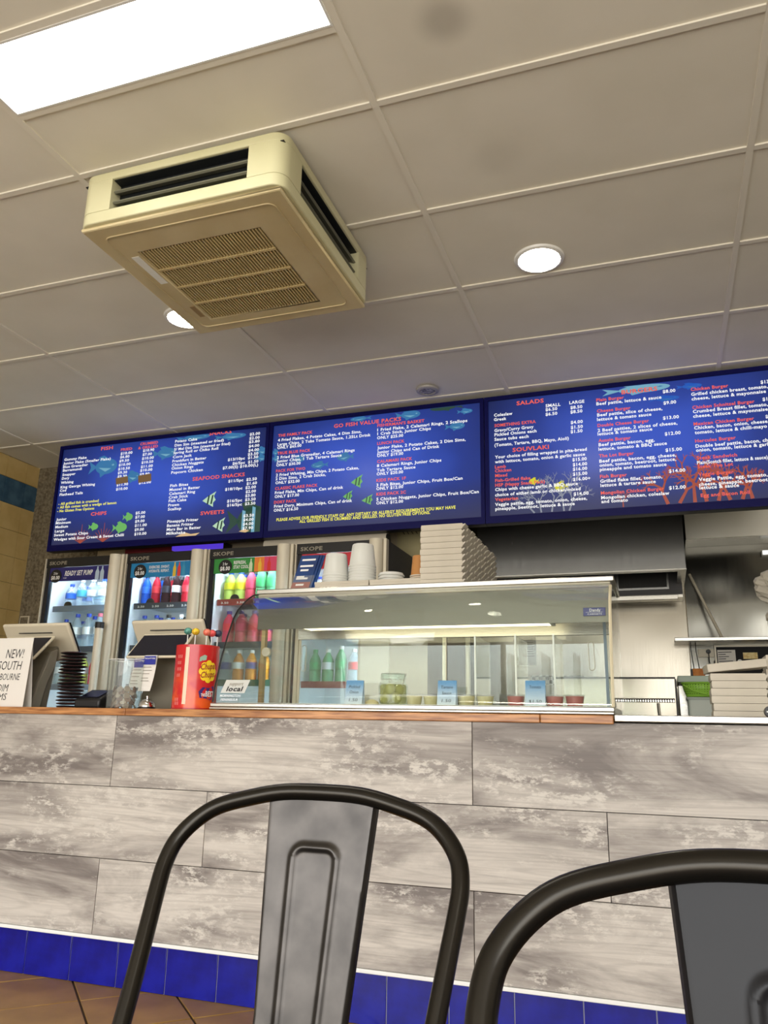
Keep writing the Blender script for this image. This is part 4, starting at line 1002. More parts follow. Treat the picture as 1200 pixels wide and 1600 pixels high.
row(-2.685, -2.245, 1.728, [('yellow', 'yellow', 'blue', .20, .040, 'yellow labelled bottle with a blue cap'), ('yellow', 'yellow', 'blue', .20, .040, 'yellow labelled bottle with a blue cap'), ('pink', 'pink', 'black', .21, .036, 'pink drink bottle with a dark shoulder'), ('green', 'green', 'green', .235, .037, 'pale green lemonade bottle'), ('green', 'green', 'green', .235, .037, 'pale green lemonade bottle'), ('green', 'green', 'green', .235, .037, 'pale green lemonade bottle')], 'third fridge top shelf')
row(-2.685, -2.245, 1.452, [('pink', 'red', 'purple', .21, .038, 'pink drink with a red label'), ('pink', 'pink', 'purple', .21, .038, 'pink drink with a pink label'), ('pink', 'red', 'purple', .21, .038, 'pink drink with a red label'), ('pink', 'purple', 'purple', .21, .038, 'pink drink with a purple label'), ('clear', 'purple', 'white', .21, .036, 'clear drink with a purple label')], 'third fridge second shelf')
row(-2.685, -2.245, 1.215, [('clear', 'navy', 'white', .19, .036, 'clear drink with a navy label'), ('orange', 'white', 'white', .19, .036, 'orange drink with a white label'), ('orange', 'navy', 'orange' if False else 'white', .19, .036, 'orange drink with a navy label'), ('orange', 'orange', 'white', .19, .036, 'orange drink with an orange label'), ('green', 'green', 'white', .19, .036, 'green drink bottle')], 'third fridge third shelf')
row(-2.05, -1.64, 1.205, [('green', 'green', 'green', .20, .036, 'pale green lemonade bottle'), ('green', 'white', 'white', .20, .036, 'pale green bottle with a white label'), ('green', 'green', 'white', .22, .036, 'pale green bottle with a white cap'), ('clear', 'red', 'white', .20, .036, 'clear bottle with a red label'), ('clear', 'red', 'red', .20, .036, 'clear bottle with a red label and red cap')], 'rightmost fridge third shelf')
row(-2.05, -1.64, 1.735, [('clear', 'teal', 'blue', .13, .036, 'small clear bottle with a teal label'), ('clear', 'white', 'blue', .13, .036, 'small clear bottle with a white label'), ('clear', 'blue', 'blue', .13, .036, 'small clear bottle with a blue label'), ('clear', 'white', 'white', .13, .036, 'small clear bottle with a white cap')], 'rightmost fridge top shelf')
# cleaning pole leaning on the first fridge
pt = thing('capped_pole', 'silver pole with a black cap standing in front of the leftmost drinks fridge', 'pole', (-3.47, 4.30, 0))
MB().cyl((0, 0, 0), (0, 0, 1.535), .026, .026, 18).build('tube', m_alu, pt, smooth=True); MB().cyl((0, 0, 1.535), (0, 0, 1.575), .029, .029, 18).build('end_cap', m_black, pt, smooth=True)
ls = thing('purple_light_strip', 'purple glowing light strip above the second and third drinks fridges', 'light', (-3.1, 4.80, 2.13))
MB().box(-3.30, -2.90, 4.78, 4.82, 2.152, 2.20).build('glow_tube', emis('purple_glow', (96, 66, 230), .75), ls, world=True); MB().box(-3.30, -2.90, 4.8205, 4.944, 2.145, 2.205).build('bracket', m_black, ls, world=True)
rb = thing('red_banner', 'narrow red board on the wall above the first two drinks fridges', 'sign', (-3.5, 4.85, 2.15))
MB().box(-3.72, -3.31, 4.80, 4.944, 2.155, 2.21).build('board', M('dull_red', (130, 34, 40), .5), rb, world=True)
rp_ = thing('poster_tube', 'long white cardboard tube lying on top of the two rightmost drinks fridges', 'tube', (-1.98, 4.6, 2.06))
MB().cyl((-2.44, 4.60, 2.0925), (-1.58, 4.60, 2.0925), .045, .045, 20).build('tube', m_card, rp_, world=True, smooth=True); MB().cyl((-1.58, 4.60, 2.0925), (-1.575, 4.60, 2.0925), .040, .040, 20).build('end_cap', m_black, rp_, world=True)
np_ = thing('wall_notice', 'cream notice sheet with dark slanting lines on the wall right of the fridges', 'notice', (-1.56, 4.944, 2.1))
MB().box(-1.63, -1.468, 4.938, 4.9445, 2.02, 2.255).build('sheet', M('cream_sheet', (196, 186, 142), .8), np_, world=True)
lt = MB()
for k in range(4): lt.poly_y([(-1.60+.03*k, 2.235), (-1.595+.03*k, 2.235), (-1.575+.03*k, 2.205), (-1.58+.03*k, 2.205)], 4.9376)
lt.build('ink_lines', m_ink, np_, world=True, fix=False)
ws = thing('wall_switch_box', 'small framed switch box low on the brown textured wall', 'switch', (-4.69, 4.936, 1.70))
MB().box(-4.735, -4.645, 4.92, 4.9358, 1.64, 1.73).build('frame', m_pos, ws, world=True, bevel=.003); MB().box(-4.725, -4.655, 4.916, 4.92, 1.65, 1.72).build('rocker', m_darkwall, ws, world=True)
# ------------------------------------------------------------------ glass display case
X0, X1 = -1.700, -.158
ZC = 1.0025
dc = thing('display_case', 'curved glass food display case with a steel canopy on the servery counter', 'display case', (-.93, 3.2, ZC))
W = dict(world=True)
MB().box(X0-.004, X1+.001, 2.815, 3.60, ZC, 1.012).build('base', m_steel, dc, bevel=.003, **W)
MB().box(X0+.01, X1-.01, 2.85, 3.58, 1.0121, 1.030).build('deck', m_white_trim, dc, **W)
MB().box(X0-.002, X1+.002, 2.818, 2.846, 1.0121, 1.027).build('front_ledge', m_steel, dc, bevel=.003, **W)
prof = [(2.832, 1.028), (2.838, 1.07), (2.856, 1.13), (2.875, 1.20), (2.914, 1.30), (2.955, 1.38), (2.985, 1.418), (3.03, 1.452), (3.075, 1.482), (3.12, 1.503), (3.155, 1.510)]
g = MB(); n = len(prof)
g.add([(X0+.006, y, z) for y, z in prof]+[(X1-.006, y, z) for y, z in prof], [(i, i+1, n+i+1, n+i) for i in range(n-1)])
g.build('front_glass', m_glass_case, dc, smooth=True, solid=.005, **W)
ends = prof+[(3.56, 1.510), (3.56, 1.030)]
for xx, nm in ((X0, 'end_glass'), (X1-.005, 'end_glass')):
    MB().prism(ends, 'x', xx, xx+.005).build(nm, m_glass_case, dc, **W)
MB().tube([(X0+.002, y-.003, z+.002) for y, z in prof], .0036, 6).build('edge_strip', m_black, dc, **W)
MB().tube([(X1-.002, y-.003, z) for y, z in prof[:9]], .006, 6).build('edge_strip', M('cream_edge', (216, 206, 176), .5), dc, **W)
cn = MB(); cn.prism([(3.155, 1.356), (3.160, 1.356), (3.172, 1.512), (3.155, 1.512)], 'x', X0+.008, X1-.008)
cn.build('canopy_face', m_canopy, dc, **W)
MB().box(X0+.008, X1-.008, 3.162, 3.52, 1.404, 1.412).build('canopy_soffit', m_steel, dc, **W)
MB().box(X0-.006, X1+.008, 3.150, 3.57, 1.5135, 1.536).build('top_slab', m_steel, dc, bevel=.004, **W)
MB().box(-1.02, -.70, 3.5705, 3.98, 1.5135, 1.536).build('rear_shelf', m_steel, dc, bevel=.003, **W)
MB().cyl((-.86, 3.70, .9995), (-.86, 3.70, 1.5134), .012, .012, 12).build('shelf_post', m_alu, dc, smooth=True, **W)
MB().box(X0+.006, X1-.006, 3.148, 3.160, 1.492, 1.5125).build('hinge_rail', m_alu, dc, bevel=.003, **W)
for sx_, xx in ((-1, X0+.012), (1, X1-.030)):
    MB().box(xx, xx+.018, 3.54, 3.56, 1.0305, 1.5130).build('rear_post', m_alu, dc, **W)
MB().box(X0+.012, X0+.030, 3.19, 3.215, 1.0305, 1.4035).build('front_post', M('brass_tinted_post', (176, 156, 112), .35, .7), dc, **W)
MB().cyl((X0+.04, 3.185, 1.26), (X0+.04, 3.20, 1.26), .020, .020, 18).build('door_knob', m_alu, dc, smooth=True, **W)
MB().box(X1-.062, X1-.050, 3.45, 3.462, 1.0305, 1.4035).build('blue_grey_post', M('blue_grey_post', (120, 140, 158), .4), dc, **W)
hd = MB(); hd.box(X0+.030, X1-.030, 3.535, 3.56, 1.352, 1.4035); hd.build('rear_header', m_steel, dc, **W)
for a, c, y in ((X0+.032, -.925, 3.545), (-.945, X1-.032, 3.552)):
    d = MB().box(a, c, y, y+.004, 1.036, 1.351).build('sliding_door', m_glass_case, dc, **W)
    fr = MB(); fr.box(a, a+.012, y-.001, y+.005, 1.031, 1.3515); fr.box(c-.004, c, y-.001, y+.005, 1.031, 1.3515); fr.build('frame', m_alu, d, **W)
    hx = c-.09 if y > 3.55 else a+.03
    MB().tube([(hx+.012*math.cos(s), y-.002, 1.262+.05*(1 if math.sin(s) > 0 else -1)+.012*math.sin(s)) for s in [R(k*30) for k in range(13)]], .0016, 5).build('finger_pull', m_alu, d, **W)
m_tube = emis('case_tube_glow', (255, 240, 196), 5.0)
lf = MB().box(-1.50, -.40, 3.20, 3.30, 1.390, 1.4035).build('light_fitting', m_white_trim, dc, **W)
MB().cyl((-1.49, 3.22, 1.376), (-.68, 3.22, 1.376), .013, .013, 14).build('fluorescent_tube', m_tube, lf, smooth=True, **W)
MB().cyl((-1.49, 3.285, 1.376), (-.41, 3.285, 1.376), .013, .013, 14).build('fluorescent_tube', m_tube, lf, smooth=True, **W)
br = MB()
for xx in (-1.5, -.405): br.box(xx-.008, xx+.008, 3.20, 3.30, 1.362, 1.3895)
br.build('lamp_holder', m_white_trim, lf, **W)
for k, (xx) in enumerate((-.682, -.524, -.379)):  # white edges painted for light streaks reflected in the glass; panes added
    MB().box(xx-.0022, xx+.0022, 3.02, 3.16, 1.0305, 1.30).build('streak_pane', M('streak_edge', (240, 246, 240), .2), dc, **W) if False else None
    gd = MB().box(xx-.002, xx+.002, 3.06, 3.34, 1.0305, 1.30).build('streak_pane', m_glass_case, dc, **W)
    MB().box(xx-.003, xx+.003, 3.054, 3.0595, 1.0305, 1.302).build('reflection_streak', M('streak_white', (246, 248, 240), .3), gd, **W)
# maker's plate and the sticker on the glass
bd = MB().box(-.272, -.188, 3.148, 3.154, 1.380, 1.412).build('badge', M('navy_badge', (34, 38, 128), .3), dc, bevel=.001, **W)
lt = MB(); text_on(lt, 'Dandy', lambda u, v: (-.248+u, 3.1476, 1.397+v), width=.042, size=.016, bold=.02); text_on(lt, 'CABINETS', lambda u, v: (-.256+u, 3.1476, 1.384+v), width=.054, size=.008, bold=.01)
lt.poly_y([(-.262, 1.3935), (-.198, 1.3935), (-.198, 1.3945), (-.262, 1.3945)], 3.1476); lt.build('badge_lettering', m_white_ink, bd, fix=False, **W)
def gy(z):   # front-glass depth at height z
    for (y0, z0), (y1, z1) in zip(prof[:-1], prof[1:]):
        if z0 <= z <= z1: return y0+(y1-y0)*(z-z0)/(z1-z0)
    return prof[0][0]
sk = MB(); st = [(-1.668, 1.066), (-1.560, 1.066), (-1.545, 1.118), (-1.653, 1.118)]
sk.add([(x, gy(z)-.0042, z) for x, z in st], [(0, 1, 2, 3)]); s_o = sk.build('sticker', M('silver_sticker', (206, 208, 202), .5), dc, fix=False, **W)
lt = MB()
text_on(lt, 'support', lambda u, v: (-1.635+u+.25*v, gy(1.095+v)-.0050, 1.096+v), width=.062, size=.020, bold=.01)
lt.build('sticker_lettering', m_pos_grey, s_o, fix=False, **W); lt = MB()
text_on(lt, 'local', lambda u, v: (-1.643+u+.25*v, gy(1.073+v)-.0050, 1.0735+v), width=.070, size=.026, bold=.03)
lt.build('sticker_lettering', m_ink, s_o, fix=False, **W)
lt = MB()
text_on(lt, 'MORNINGTON', lambda u, v: (-1.668+u+.2*v, gy(1.05+v)-.0046, 1.051+v), width=.092, size=.013, bold=.02)
text_on(lt, 'PENINSULA', lambda u, v: (-1.662+u+.2*v, gy(1.035+v)-.0046, 1.036+v), width=.076, size=.013, bold=.02)
lt.build('window_lettering', m_white_ink, dc, fix=False, **W)

# things inside the case
m_pricecard, t, b = newmat('sky_blue_card'); b.inputs['Roughness'].default_value = .7
tc = t.nodes.new('ShaderNodeTexCoord'); sp = t.nodes.new('ShaderNodeSeparateXYZ'); rr = t.nodes.new('ShaderNodeValToRGB'); n = t.nodes.new('ShaderNodeTexNoise'); n.inputs['Scale'].default_value = 30
t.links.new(tc.outputs['Object'], sp.inputs[0]); ad = t.nodes.new('ShaderNodeMath'); ad.operation = 'MULTIPLY_ADD'; ad.inputs[1].default_value = .5; t.links.new(n.outputs['Fac'], ad.inputs[0])
dv = t.nodes.new('ShaderNodeMath'); dv.operation = 'MULTIPLY'; dv.inputs[1].default_value = 9; t.links.new(sp.outputs['Z'], dv.inputs[0]); t.links.new(dv.outputs[0], ad.inputs[2]); t.links.new(ad.outputs[0], rr.inputs[0])
rr.color_ramp.elements[0].position = .25; rr.color_ramp.elements[0].color = lin((226, 236, 240)); rr.color_ramp.elements[1].position = 1.1; rr.color_ramp.elements[1].color = lin((96, 158, 212)); t.links.new(rr.outputs[0], b.inputs['Base Color'])
def price_card(x, label, lines, y=2.93):
    t = thing('price_card', label, 'price card', (x, y, 1.030))
    o = MB().prism([(-.001, 0), (.001, 0), (.019, .092), (.017, .092)], 'x', -.036, .036).build('card', m_pricecard, t)
    MB().prism([(.032, 0), (.034, 0), (.019, .090), (.017, .090)], 'x', -.036, .036).build('back_fold', m_pricecard, t)
    lt = MB()
    for s, zz, wd in lines: text_on(lt, s, lambda u, v, zz=zz: (u, -.0022+(zz+v)*.196, zz+v), width=wd, size=.016, bold=-.004, center=True, shear=.1)
    lt.build('handwriting', m_ink, o, fix=False)
price_card(-1.137, 'light blue price card in the display case, leftmost of three', [('Pickled', .062, .046), ('Onion', .042, .036), ('1.50', .012, .036)])
price_card(-.765, 'light blue price card between the two groups of pale sauce tubs', [('Tartare', .062, .046), ('Sauce', .040, .036), ('1.50', .012, .036)])
price_card(-.436, 'light blue price card standing among the red sauce tubs', [('Tomato', .064, .042), ('$1.50', .012, .046)])
pj = thing('pickle_jar', 'large glass jar of pale pickled onions inside the display case', 'jar', (-1.004, 3.02, 1.030))
MB().lathe([(.050, 0), (.056, .006), (.057, .075), (.050, .090), (.046, .094), (.047, .122)], 24).build('glass', m_glass, pj, smooth=True)
MB().lathe([(.046, .004), (.052, .010), (.052, .074), (.047, .080)], 20).build('brine', liquid('pale_brine', (206, 206, 140), .16), pj, smooth=True)
MB().lathe([(.0475, .100), (.050, .102), (.050, .118), (.0475, .122)], 24).build('screw_rim', m_glass, pj, smooth=True)
m_onion = M('pickled_onion', (232, 228, 178), .35, col2=(216, 212, 150), scale=30)
oo = None
for (ax, ay, az) in ((-.026, -.02, .026), (.022, -.024, .028), (0, .026, .03), (-.024, .01, .055), (.024, .004, .06), (-.004, -.03, .062)):
    o = MB().sphere((0, 0, 0), .021, 12, 8).build('pickled_onion', m_onion, pj, smooth=True) if oo is None else inst(oo, pj)
    oo = oo or o; o.location = (ax, ay, az)
tg = thing('serving_fork', 'thin dark fork handle poking out of the pickle jar', 'fork', (-.98, 3.02, 1.05))
MB().tube([(0, 0, 0), (.026, .005, .105)], .0025, 6).build('handle', m_chrome, tg)
tb = thing('lid_dome', 'pale cream lid lying beside the pickle jar', 'lid', (-1.085, 3.0, 1.030))
MB().lathe([(.030, 0), (.030, .003), (.024, .014), (.010, .021), (.002, .022)], 20).build('dome', M('cream_lid', (228, 214, 160), .5), tb, smooth=True)
m_cream_s = M('tartare_sauce', (226, 218, 168), .5, col2=(198, 184, 110), scale=25); m_red_s = M('tomato_sauce', (164, 42, 18), .35, col2=(184, 56, 26), scale=20)
m_tublid = glassmat('clear_lid', tint=(.95, .95, .93), haze=.12)
def tub(x, y, r, h, m, label):
    t = thing('sauce_tub', label, 'tub', (x, y, 1.030))
    MB().lathe([(r*.80, .001), (r*.97, h*.86)], 20).build('sauce', m, t, smooth=True)
    MB().lathe([(r*.82, 0), (r, h*.9), (r*1.06, h*.92), (r*1.06, h), (r*.98, h), (r*.98, h*.95)], 20).build('cup', m_tublid, t, smooth=True)
tub(-.905, 2.98, .032, .042, m_cream_s, 'pale sauce tub just right of the pickle jar'); tub(-.842, 3.00, .032, .042, m_cream_s, 'pale sauce tub immediately left of the middle price card')
tub(-.700, 2.98, .033, .042, m_cream_s, 'pale sauce tub immediately right of the middle price card'); tub(-.632, 3.00, .033, .042, m_cream_s, 'pale sauce tub farthest right of the pale ones')
tub(-.512, 2.97, .033, .042, m_red_s, 'red sauce tub left of its price card'); tub(-.372, 2.97, .034, .042, m_red_s, 'red sauce tub immediately right of its price card'); tub(-.301, 2.98, .034, .044, m_red_s, 'rightmost red sauce tub in the display case')
tr = thing('steel_tray', 'low white tray lying in the middle of the display case', 'tray', (-.95, 3.2, 1.03))
MB().box(-1.30, -.74, 3.10, 3.36, 1.0305, 1.036).build('tray', m_white_trim, tr, bevel=.002, **W)
# sheets hanging behind the case
hs = thing('butcher_paper', 'large white paper sheets hanging behind the glass display case', 'paper', (-1.24, 3.72, 1.0))
MB().box(-1.405, -1.255, 3.70, 3.704, 1.155, 1.392).build('sheet', m_paper, hs, **W); MB().box(-1.285, -1.075, 3.710, 3.714, 1.155, 1.398).build('sheet', m_paper, hs, **W)
MB().box(-1.42, -1.06, 3.706, 3.709, 1.0, 1.41).build('stand_board', m_card, hs, **W)
# ------------------------------------------------------------------ on top of the case
ZS = 1.5365
def carton(x0, x1, label, y0=3.22, h=.036):
    t = thing('low_carton', label, 'box', ((x0+x1)/2, y0+.1, ZS))
    b_ = MB(); b_.box(x0, x1, y0, y0+.22, ZS, ZS+h-.004); b_.build('tray', m_card, t, bevel=.002, **W)
    MB().box(x0-.001, x1+.001, y0-.001, y0+.221, ZS+h-.012, ZS+h).build('lid', m_card, t, bevel=.001, **W)
carton(-1.452, -1.194, 'low white carton under the stacked clear tubs, left of two'); carton(-1.188, -.932, 'low white carton under the lids and brown cups, right of two')
TZ = ZS+.0365
def deli(x, y, r, h, label, group, z): 
    key = ('deli', r, h)
    if key not in _proto:
        t = thing('takeaway_tub', label, 'tub', (x, y, z), 0, group)
        MB().lathe([(r*1.05, 0), (r*1.05, .006), (r, .008), (r*.80, h-.004), (r*.76, h), (r*.74, h), (r*.78, h-.006), (r*.97, .004)], 22).build('tub', m_tub, t, smooth=True); _proto[key] = t
        return t
    t = copy_tree(_proto[key]); t.location = (x, y, z); tag(t, label, 'tub', group); return t
for k in range(4): deli(-1.388, 3.31, .061, .105, 'frosted takeaway tub in the shorter upturned stack, '+nth(k, 4), 'tubs in the shorter stack', TZ+.012*k)
for k in range(7): deli(-1.258, 3.31, .061, .105, 'frosted takeaway tub in the taller upturned stack, '+nth(k, 7), 'tubs in the taller stack', TZ+.0125*k)
for k in range(3):
    t = thing('takeaway_cover', 'frosted round cover beside the brown cups, %s of its stack' % nth(k, 3), 'cover', (-1.118, 3.31, TZ+.014*k), 0, 'round covers in the short stack')
    MB().lathe([(.060, 0), (.060, .004), (.055, .006), (.054, .013), (.050, .0135)], 22).build('cover', m_tub, t, smooth=True)
for k in range(3):
    t = thing('paper_cup', 'brown paper cup with a white rim, %s of the upturned nested stack' % nth(k, 3), 'cup', (-.985, 3.30, TZ+.0085*k), 0, 'nested brown paper cups')
    MB().lathe([(.037, .004), (.0285, .094), (.026, .096)], 22).build('wall', m_kraft, t, smooth=True)
    MB().lathe([(.0375, 0), (.041, .001), (.041, .006), (.0375, .0068)], 22).build('rim', m_card, t, smooth=True)
bh = thing('brochure_holder', 'clear stand of blue leaflets on the left end of the display case', 'leaflet stand', (-1.53, 3.26, ZS))
def slant(x, z, y): return (x+.21*(z), y+.20*z, ZS+z)
m_blueprint = M('blue_leaflet', (22, 74, 140), .4, col2=(14, 30, 80), scale=5)
for k in range(3):
    l = MB(); y = 3.245+.006*k; x0, x1 = -1.588+.012*k, -1.497+.012*k
    l.add([slant(x0, .004, y), slant(x1, .004, y), slant(x1, .175, y), slant(x0, .175, y), slant(x0, .004, y+.004), slant(x1, .004, y+.004), slant(x1, .175, y+.004), slant(x0, .175, y+.004)], [(3,2,1,0),(4,5,6,7),(0,1,5,4),(1,2,6,5),(2,3,7,6),(3,0,4,7)])
    lf_ = l.build('leaflet', m_blueprint, bh, **W)
    if k == 0:
        lt = MB()
        for (zz, a, c) in ((.148, .012, .08), (.118, .012, .078), (.098, .02, .06), (.066, .012, .05), (.058, .012, .07), (.028, .02, .06)):
            lt.add([slant(x0+a, zz, y-.0012), slant(x0+c, zz, y-.0012), slant(x0+c, zz+.009, y-.0012), slant(x0+a, zz+.009, y-.0012)], [(0, 1, 2, 3)])
        lt.build('print_lines', m_white_ink, lf_, fix=False, **W)
        l2 = MB(); l2.add([slant(x0, .006, y-.001), slant(x1, .006, y-.001), slant(x1, .045, y-.001), slant(x0, .045, y-.001)], [(0, 1, 2, 3)]); l2.build('print_panel', M('rust_print', (150, 70, 50), .5), lf_, fix=False, **W)
hb = MB(); hb.box(-1.60, -1.478, 3.226, 3.31, ZS, ZS+.003); hb.add([slant(-1.597, .002, 3.238), slant(-1.483, .002, 3.238), slant(-1.483, .075, 3.238), slant(-1.597, .075, 3.238)], [(0, 1, 2, 3)])
hb.build('holder', m_tublid, bh, fix=False, **W)
# nested flat cartons: five stacks one behind the other
def food_box(label, group, x, y, z, w_=.186, d_=.140, h=.0265):
    key = ('box', w_, d_, h)
    if key not in _proto:
        t = thing('food_carton', label, 'box', (x, y, z), 0, group)
        vs = []
        for zz, e in ((0, .0012), (h*.30, .0002), (h*.50, .0), (h*.70, 0.0002), (h-.0009, .0015)):
            vs += [(-w_/2+e, -d_/2+e, zz), (w_/2-e, -d_/2+e, zz), (w_/2-e, d_/2-e, zz), (-w_/2+e, d_/2-e, zz)]
        fs = [(i*4+k, i*4+(k+1) % 4, (i+1)*4+(k+1) % 4, (i+1)*4+k) for i in range(4) for k in range(4)]+[(3, 2, 1, 0), (16, 17, 18, 19)]
        MB().add(vs, fs).build('shell', m_card, t)
        MB().add([(w_/2-.002, -d_/2+.002, h*.15), (w_/2-.002, -d_/2+.062, h*.15), (w_/2+.013, -d_/2+.060, h-.004), (w_/2+.013, -d_/2+.004, h-.004), (w_/2-.002, -d_/2+.002, h*.75), (w_/2-.002, -d_/2+.062, h*.75), (w_/2+.010, -d_/2+.060, h-.0025), (w_/2+.010, -d_/2+.004, h-.0025)], [(0,1,2,3),(4,7,6,5),(0,3,7,4),(1,5,6,2),(3,2,6,7),(0,4,5,1)]).build('tab', m_card_edge, t)
        MB().add([(w_/2-.002, .008, 0.002), (w_/2-.002, d_/2-.006, .002), (w_/2+.010, d_/2-.008, h*.72), (w_/2+.010, .010, h*.72), (w_/2-.002, .008, h*.6), (w_/2-.002, d_/2-.006, h*.6), (w_/2+.007, d_/2-.008, h*.76), (w_/2+.007, .010, h*.76)], [(0,1,2,3),(4,7,6,5),(0,3,7,4),(1,5,6,2),(3,2,6,7),(0,4,5,1)]).build('tab', m_card_edge, t)
        _proto[key] = t; return t
    t = copy_tree(_proto[key]); t.location = (x, y, z); tag(t, label, 'box', group); return t
PLACE = ['frontmost', 'second', 'third', 'fourth', 'rearmost']
for s in range(5):
    for k in range(10):
        food_box('flat white carton, %s of the %s stack on the display case' % (nth(k, 10), PLACE[s]), 'food cartons in the %s stack' % PLACE[s], -.862+.002*math.sin(k*2.3+s), 3.285+.148*s, ZS+.0268*k)
# ------------------------------------------------------------------ on the counter, left
sg = thing('paper_sign', 'white handwritten sign NEW! SOUTH MELBOURNE DIM SIMS standing on the counter', 'sign', (-2.81, 2.86, 1.0))
sh = MB().prism([(2.848, 1.0), (2.850, 1.0), (2.862, 1.304), (2.860, 1.304)], 'x', -2.965, -2.657).build('sheet', m_paper, sg, **W)
MB().prism([(2.905, 1.0), (2.907, 1.0), (2.862, 1.302), (2.860, 1.302)], 'x', -2.960, -2.662).build('back_flap', m_paper, sg, **W)
lt = MB()
for s, x, z, wd, hh in (('NEW!', -2.797, 1.214, .100, .058), ('SOUTH', -2.832, 1.162, .134, .056), ('MELBOURNE', -2.862, 1.117, .164, .042), ('DIM', -2.815, 1.067, .062, .046), ('SIMS', -2.832, 1.030, .078, .042)):
    text_on(lt, s, lambda u, v, x=x, z=z: (x+u, 2.8474+(z+v-1.0)*.0395, z+v), width=wd, size=hh, bold=-.002, shear=.16)
lt.build('handwriting', m_ink, sh, fix=False, **W)
def slab(mb, x0, x1, a, b_, th):   # a tilted slab between two (y, z) edges
    (ya, za), (yb, zb) = a, b_; L = math.hypot(yb-ya, zb-za); ny, nz_ = -(zb-za)/L*th, (yb-ya)/L*th
    return mb.prism([(ya, za), (yb, zb), (yb+ny, zb+nz_), (ya+ny, za+nz_)], 'x', x0, x1)
def pos(dx, label, mx0, mx1, cx0, cx1, bx0, bx1):
    t = thing('till_terminal', label, 'till', ((bx0+bx1)/2, 3.07, 1.0))
    MB().prism([(3.0, 1.0), (3.03, 1.12), (3.065, 1.20), (3.085, 1.262), (3.15, 1.30), (3.14, 1.2), (3.115, 1.0)], 'x', bx0, bx1).build('stand', m_pos_dark, t, bevel=.006, **W)
    sd_ = MB().prism([(3.0, 1.0), (3.03, 1.12), (3.065, 1.20), (3.085, 1.262), (3.13, 1.28), (3.125, 1.2), (3.085, 1.12), (3.055, 1.0)], 'x', bx1+.001, bx1+.012).build('side_cheek', m_pos_grey, t, bevel=.003, **W)
    MB().box(bx0-.02, bx1+.02, 2.99, 3.16, .9995, 1.006).build('foot', m_pos_dark, t, **W)
    m = slab(MB(), mx0, mx1, (3.205, 1.235), (3.085, 1.405), .020).build('staff_monitor', m_pos, t, bevel=.009, **W)
    slab(MB(), mx0+.012, mx1-.012, (3.216, 1.252), (3.108, 1.405), .004).build('touch_screen', m_screen_off, m, **W)
    MB().box(mx0+.10, mx1-.10, 3.083, 3.092, 1.352, 1.356).build('vent_slot', m_black, m, **W) 
    c = slab(MB(), cx0, cx1, (2.935, 1.212), (3.055, 1.326), .012).build('customer_display', m_pos, t, bevel=.005, **W)
    MB().prism([(2.9405-.0006-.0078, 1.2255), (3.0435-.0006-.0078, 1.3240), (3.0420-.0078, 1.3253), (2.9390-.0078, 1.2268)], 'x', cx0+.010, cx1-.010).build('display_glass', m_screen_off, c, **W)
    MB().box((bx0+bx1)/2-.04, (bx0+bx1)/2+.04, 3.06, 3.13, 1.24, 1.30).build('neck', m_pos_dark, t, bevel=.004, **W)
    return t
pos(0, 'beige till terminal behind the handwritten sign, left of two', -3.06, -2.665, -2.985, -2.705, -2.945, -2.762)
pos(0, 'beige till terminal behind the red lollipop tin, right of two', -2.305, -1.925, -2.208, -1.942, -2.17, -2.002)
for k, (x, z0, z1, y, lab) in enumerate(((-2.070, 1.075, 1.226, 2.922, 'receipt with a navy heading hanging in front of the right till, nearer one'), (-2.128, 1.090, 1.215, 2.935, 'receipt hanging on the right till, partly behind the other receipt'))):
    t = thing('paper_receipt', lab, 'receipt', (x, y, z1))
    vs = []; n = 8
    for j in range(n+1):
        s = j/n; z = z1+(z0-z1)*s; vs += [(x-.031-.02*s*s, y-.006*math.sin(s*2.5), z), (x+.031-.02*s*s, y-.004*s, z)]
    o = MB().add(vs, [(2*j, 2*j+1, 2*j+3, 2*j+2) for j in range(n)]).build('slip', m_paper, t, solid=.0006, fix=False, **W)
    lt = MB()
    for q, (dz, wd_) in enumerate(((.052, .04), (.066, .045), (.080, .036), (.098, .034), (.110, .04))):
        zz = z1-dz; sh_ = .02*((z1-zz)/(z1-z0))**2; lt.add([(x-.026-sh_, y-.009, zz), (x-.026+wd_-sh_, y-.009, zz), (x-.026+wd_-sh_, y-.009, zz+.0028), (x-.026-sh_, y-.009, zz+.0028)], [(0, 1, 2, 3)])
    lt.build('printed_lines', m_pos_grey, o, fix=False, **W)
    nb = MB(); nb.add([(x-.029, y-.0085, z1-.040), (x+.029, y-.0085, z1-.040), (x+.029, y-.0085, z1-.004), (x-.029, y-.0085, z1-.004)], [(0, 1, 2, 3)]); nb.build('heading_block', m_navy_ink, o, fix=False, **W)
    lt = MB(); text_on(lt, 'Thank you for helping', lambda u, v: (x-.026+u, y-.0092, z1-.016+v), width=.052, size=.010, bold=.01); lt.build('heading_lettering', m_white_ink, o, fix=False, **W)
m_pager = M('pager_black', (30, 24, 26), .35); m_pager2 = M('pager_red_rim', (84, 40, 40), .3)
pg = None
for k in range(17):
    if pg is None:
        pg = t = thing('buzzer_disc', 'x', 'buzzer', (0, 0, 0), 0, 'stacked order buzzers')
        MB().lathe([(.040, 0), (.056, .004), (.0575, .006), (.056, .008), (.040, .0115), (.02, .012)], 24).build('body', m_pager, t, smooth=True)
        MB().lathe([(.0570, .0052), (.0582, .006), (.0570, .0068)], 24).build('rim', m_pager2, t, smooth=True)
    else: t = copy_tree(pg)
    t['label'] = 'round black order buzzer, %s of the tall stack by the card terminal' % nth(k, 17)
    t.location = (-2.502-.0006*k+.003*math.sin(k*1.7), 2.96+.003*math.cos(k*2.1), 1.0+.0147*k); t.rotation_euler = (R(1.2*math.sin(k)), R(1.5*math.cos(k*1.3)), 0)
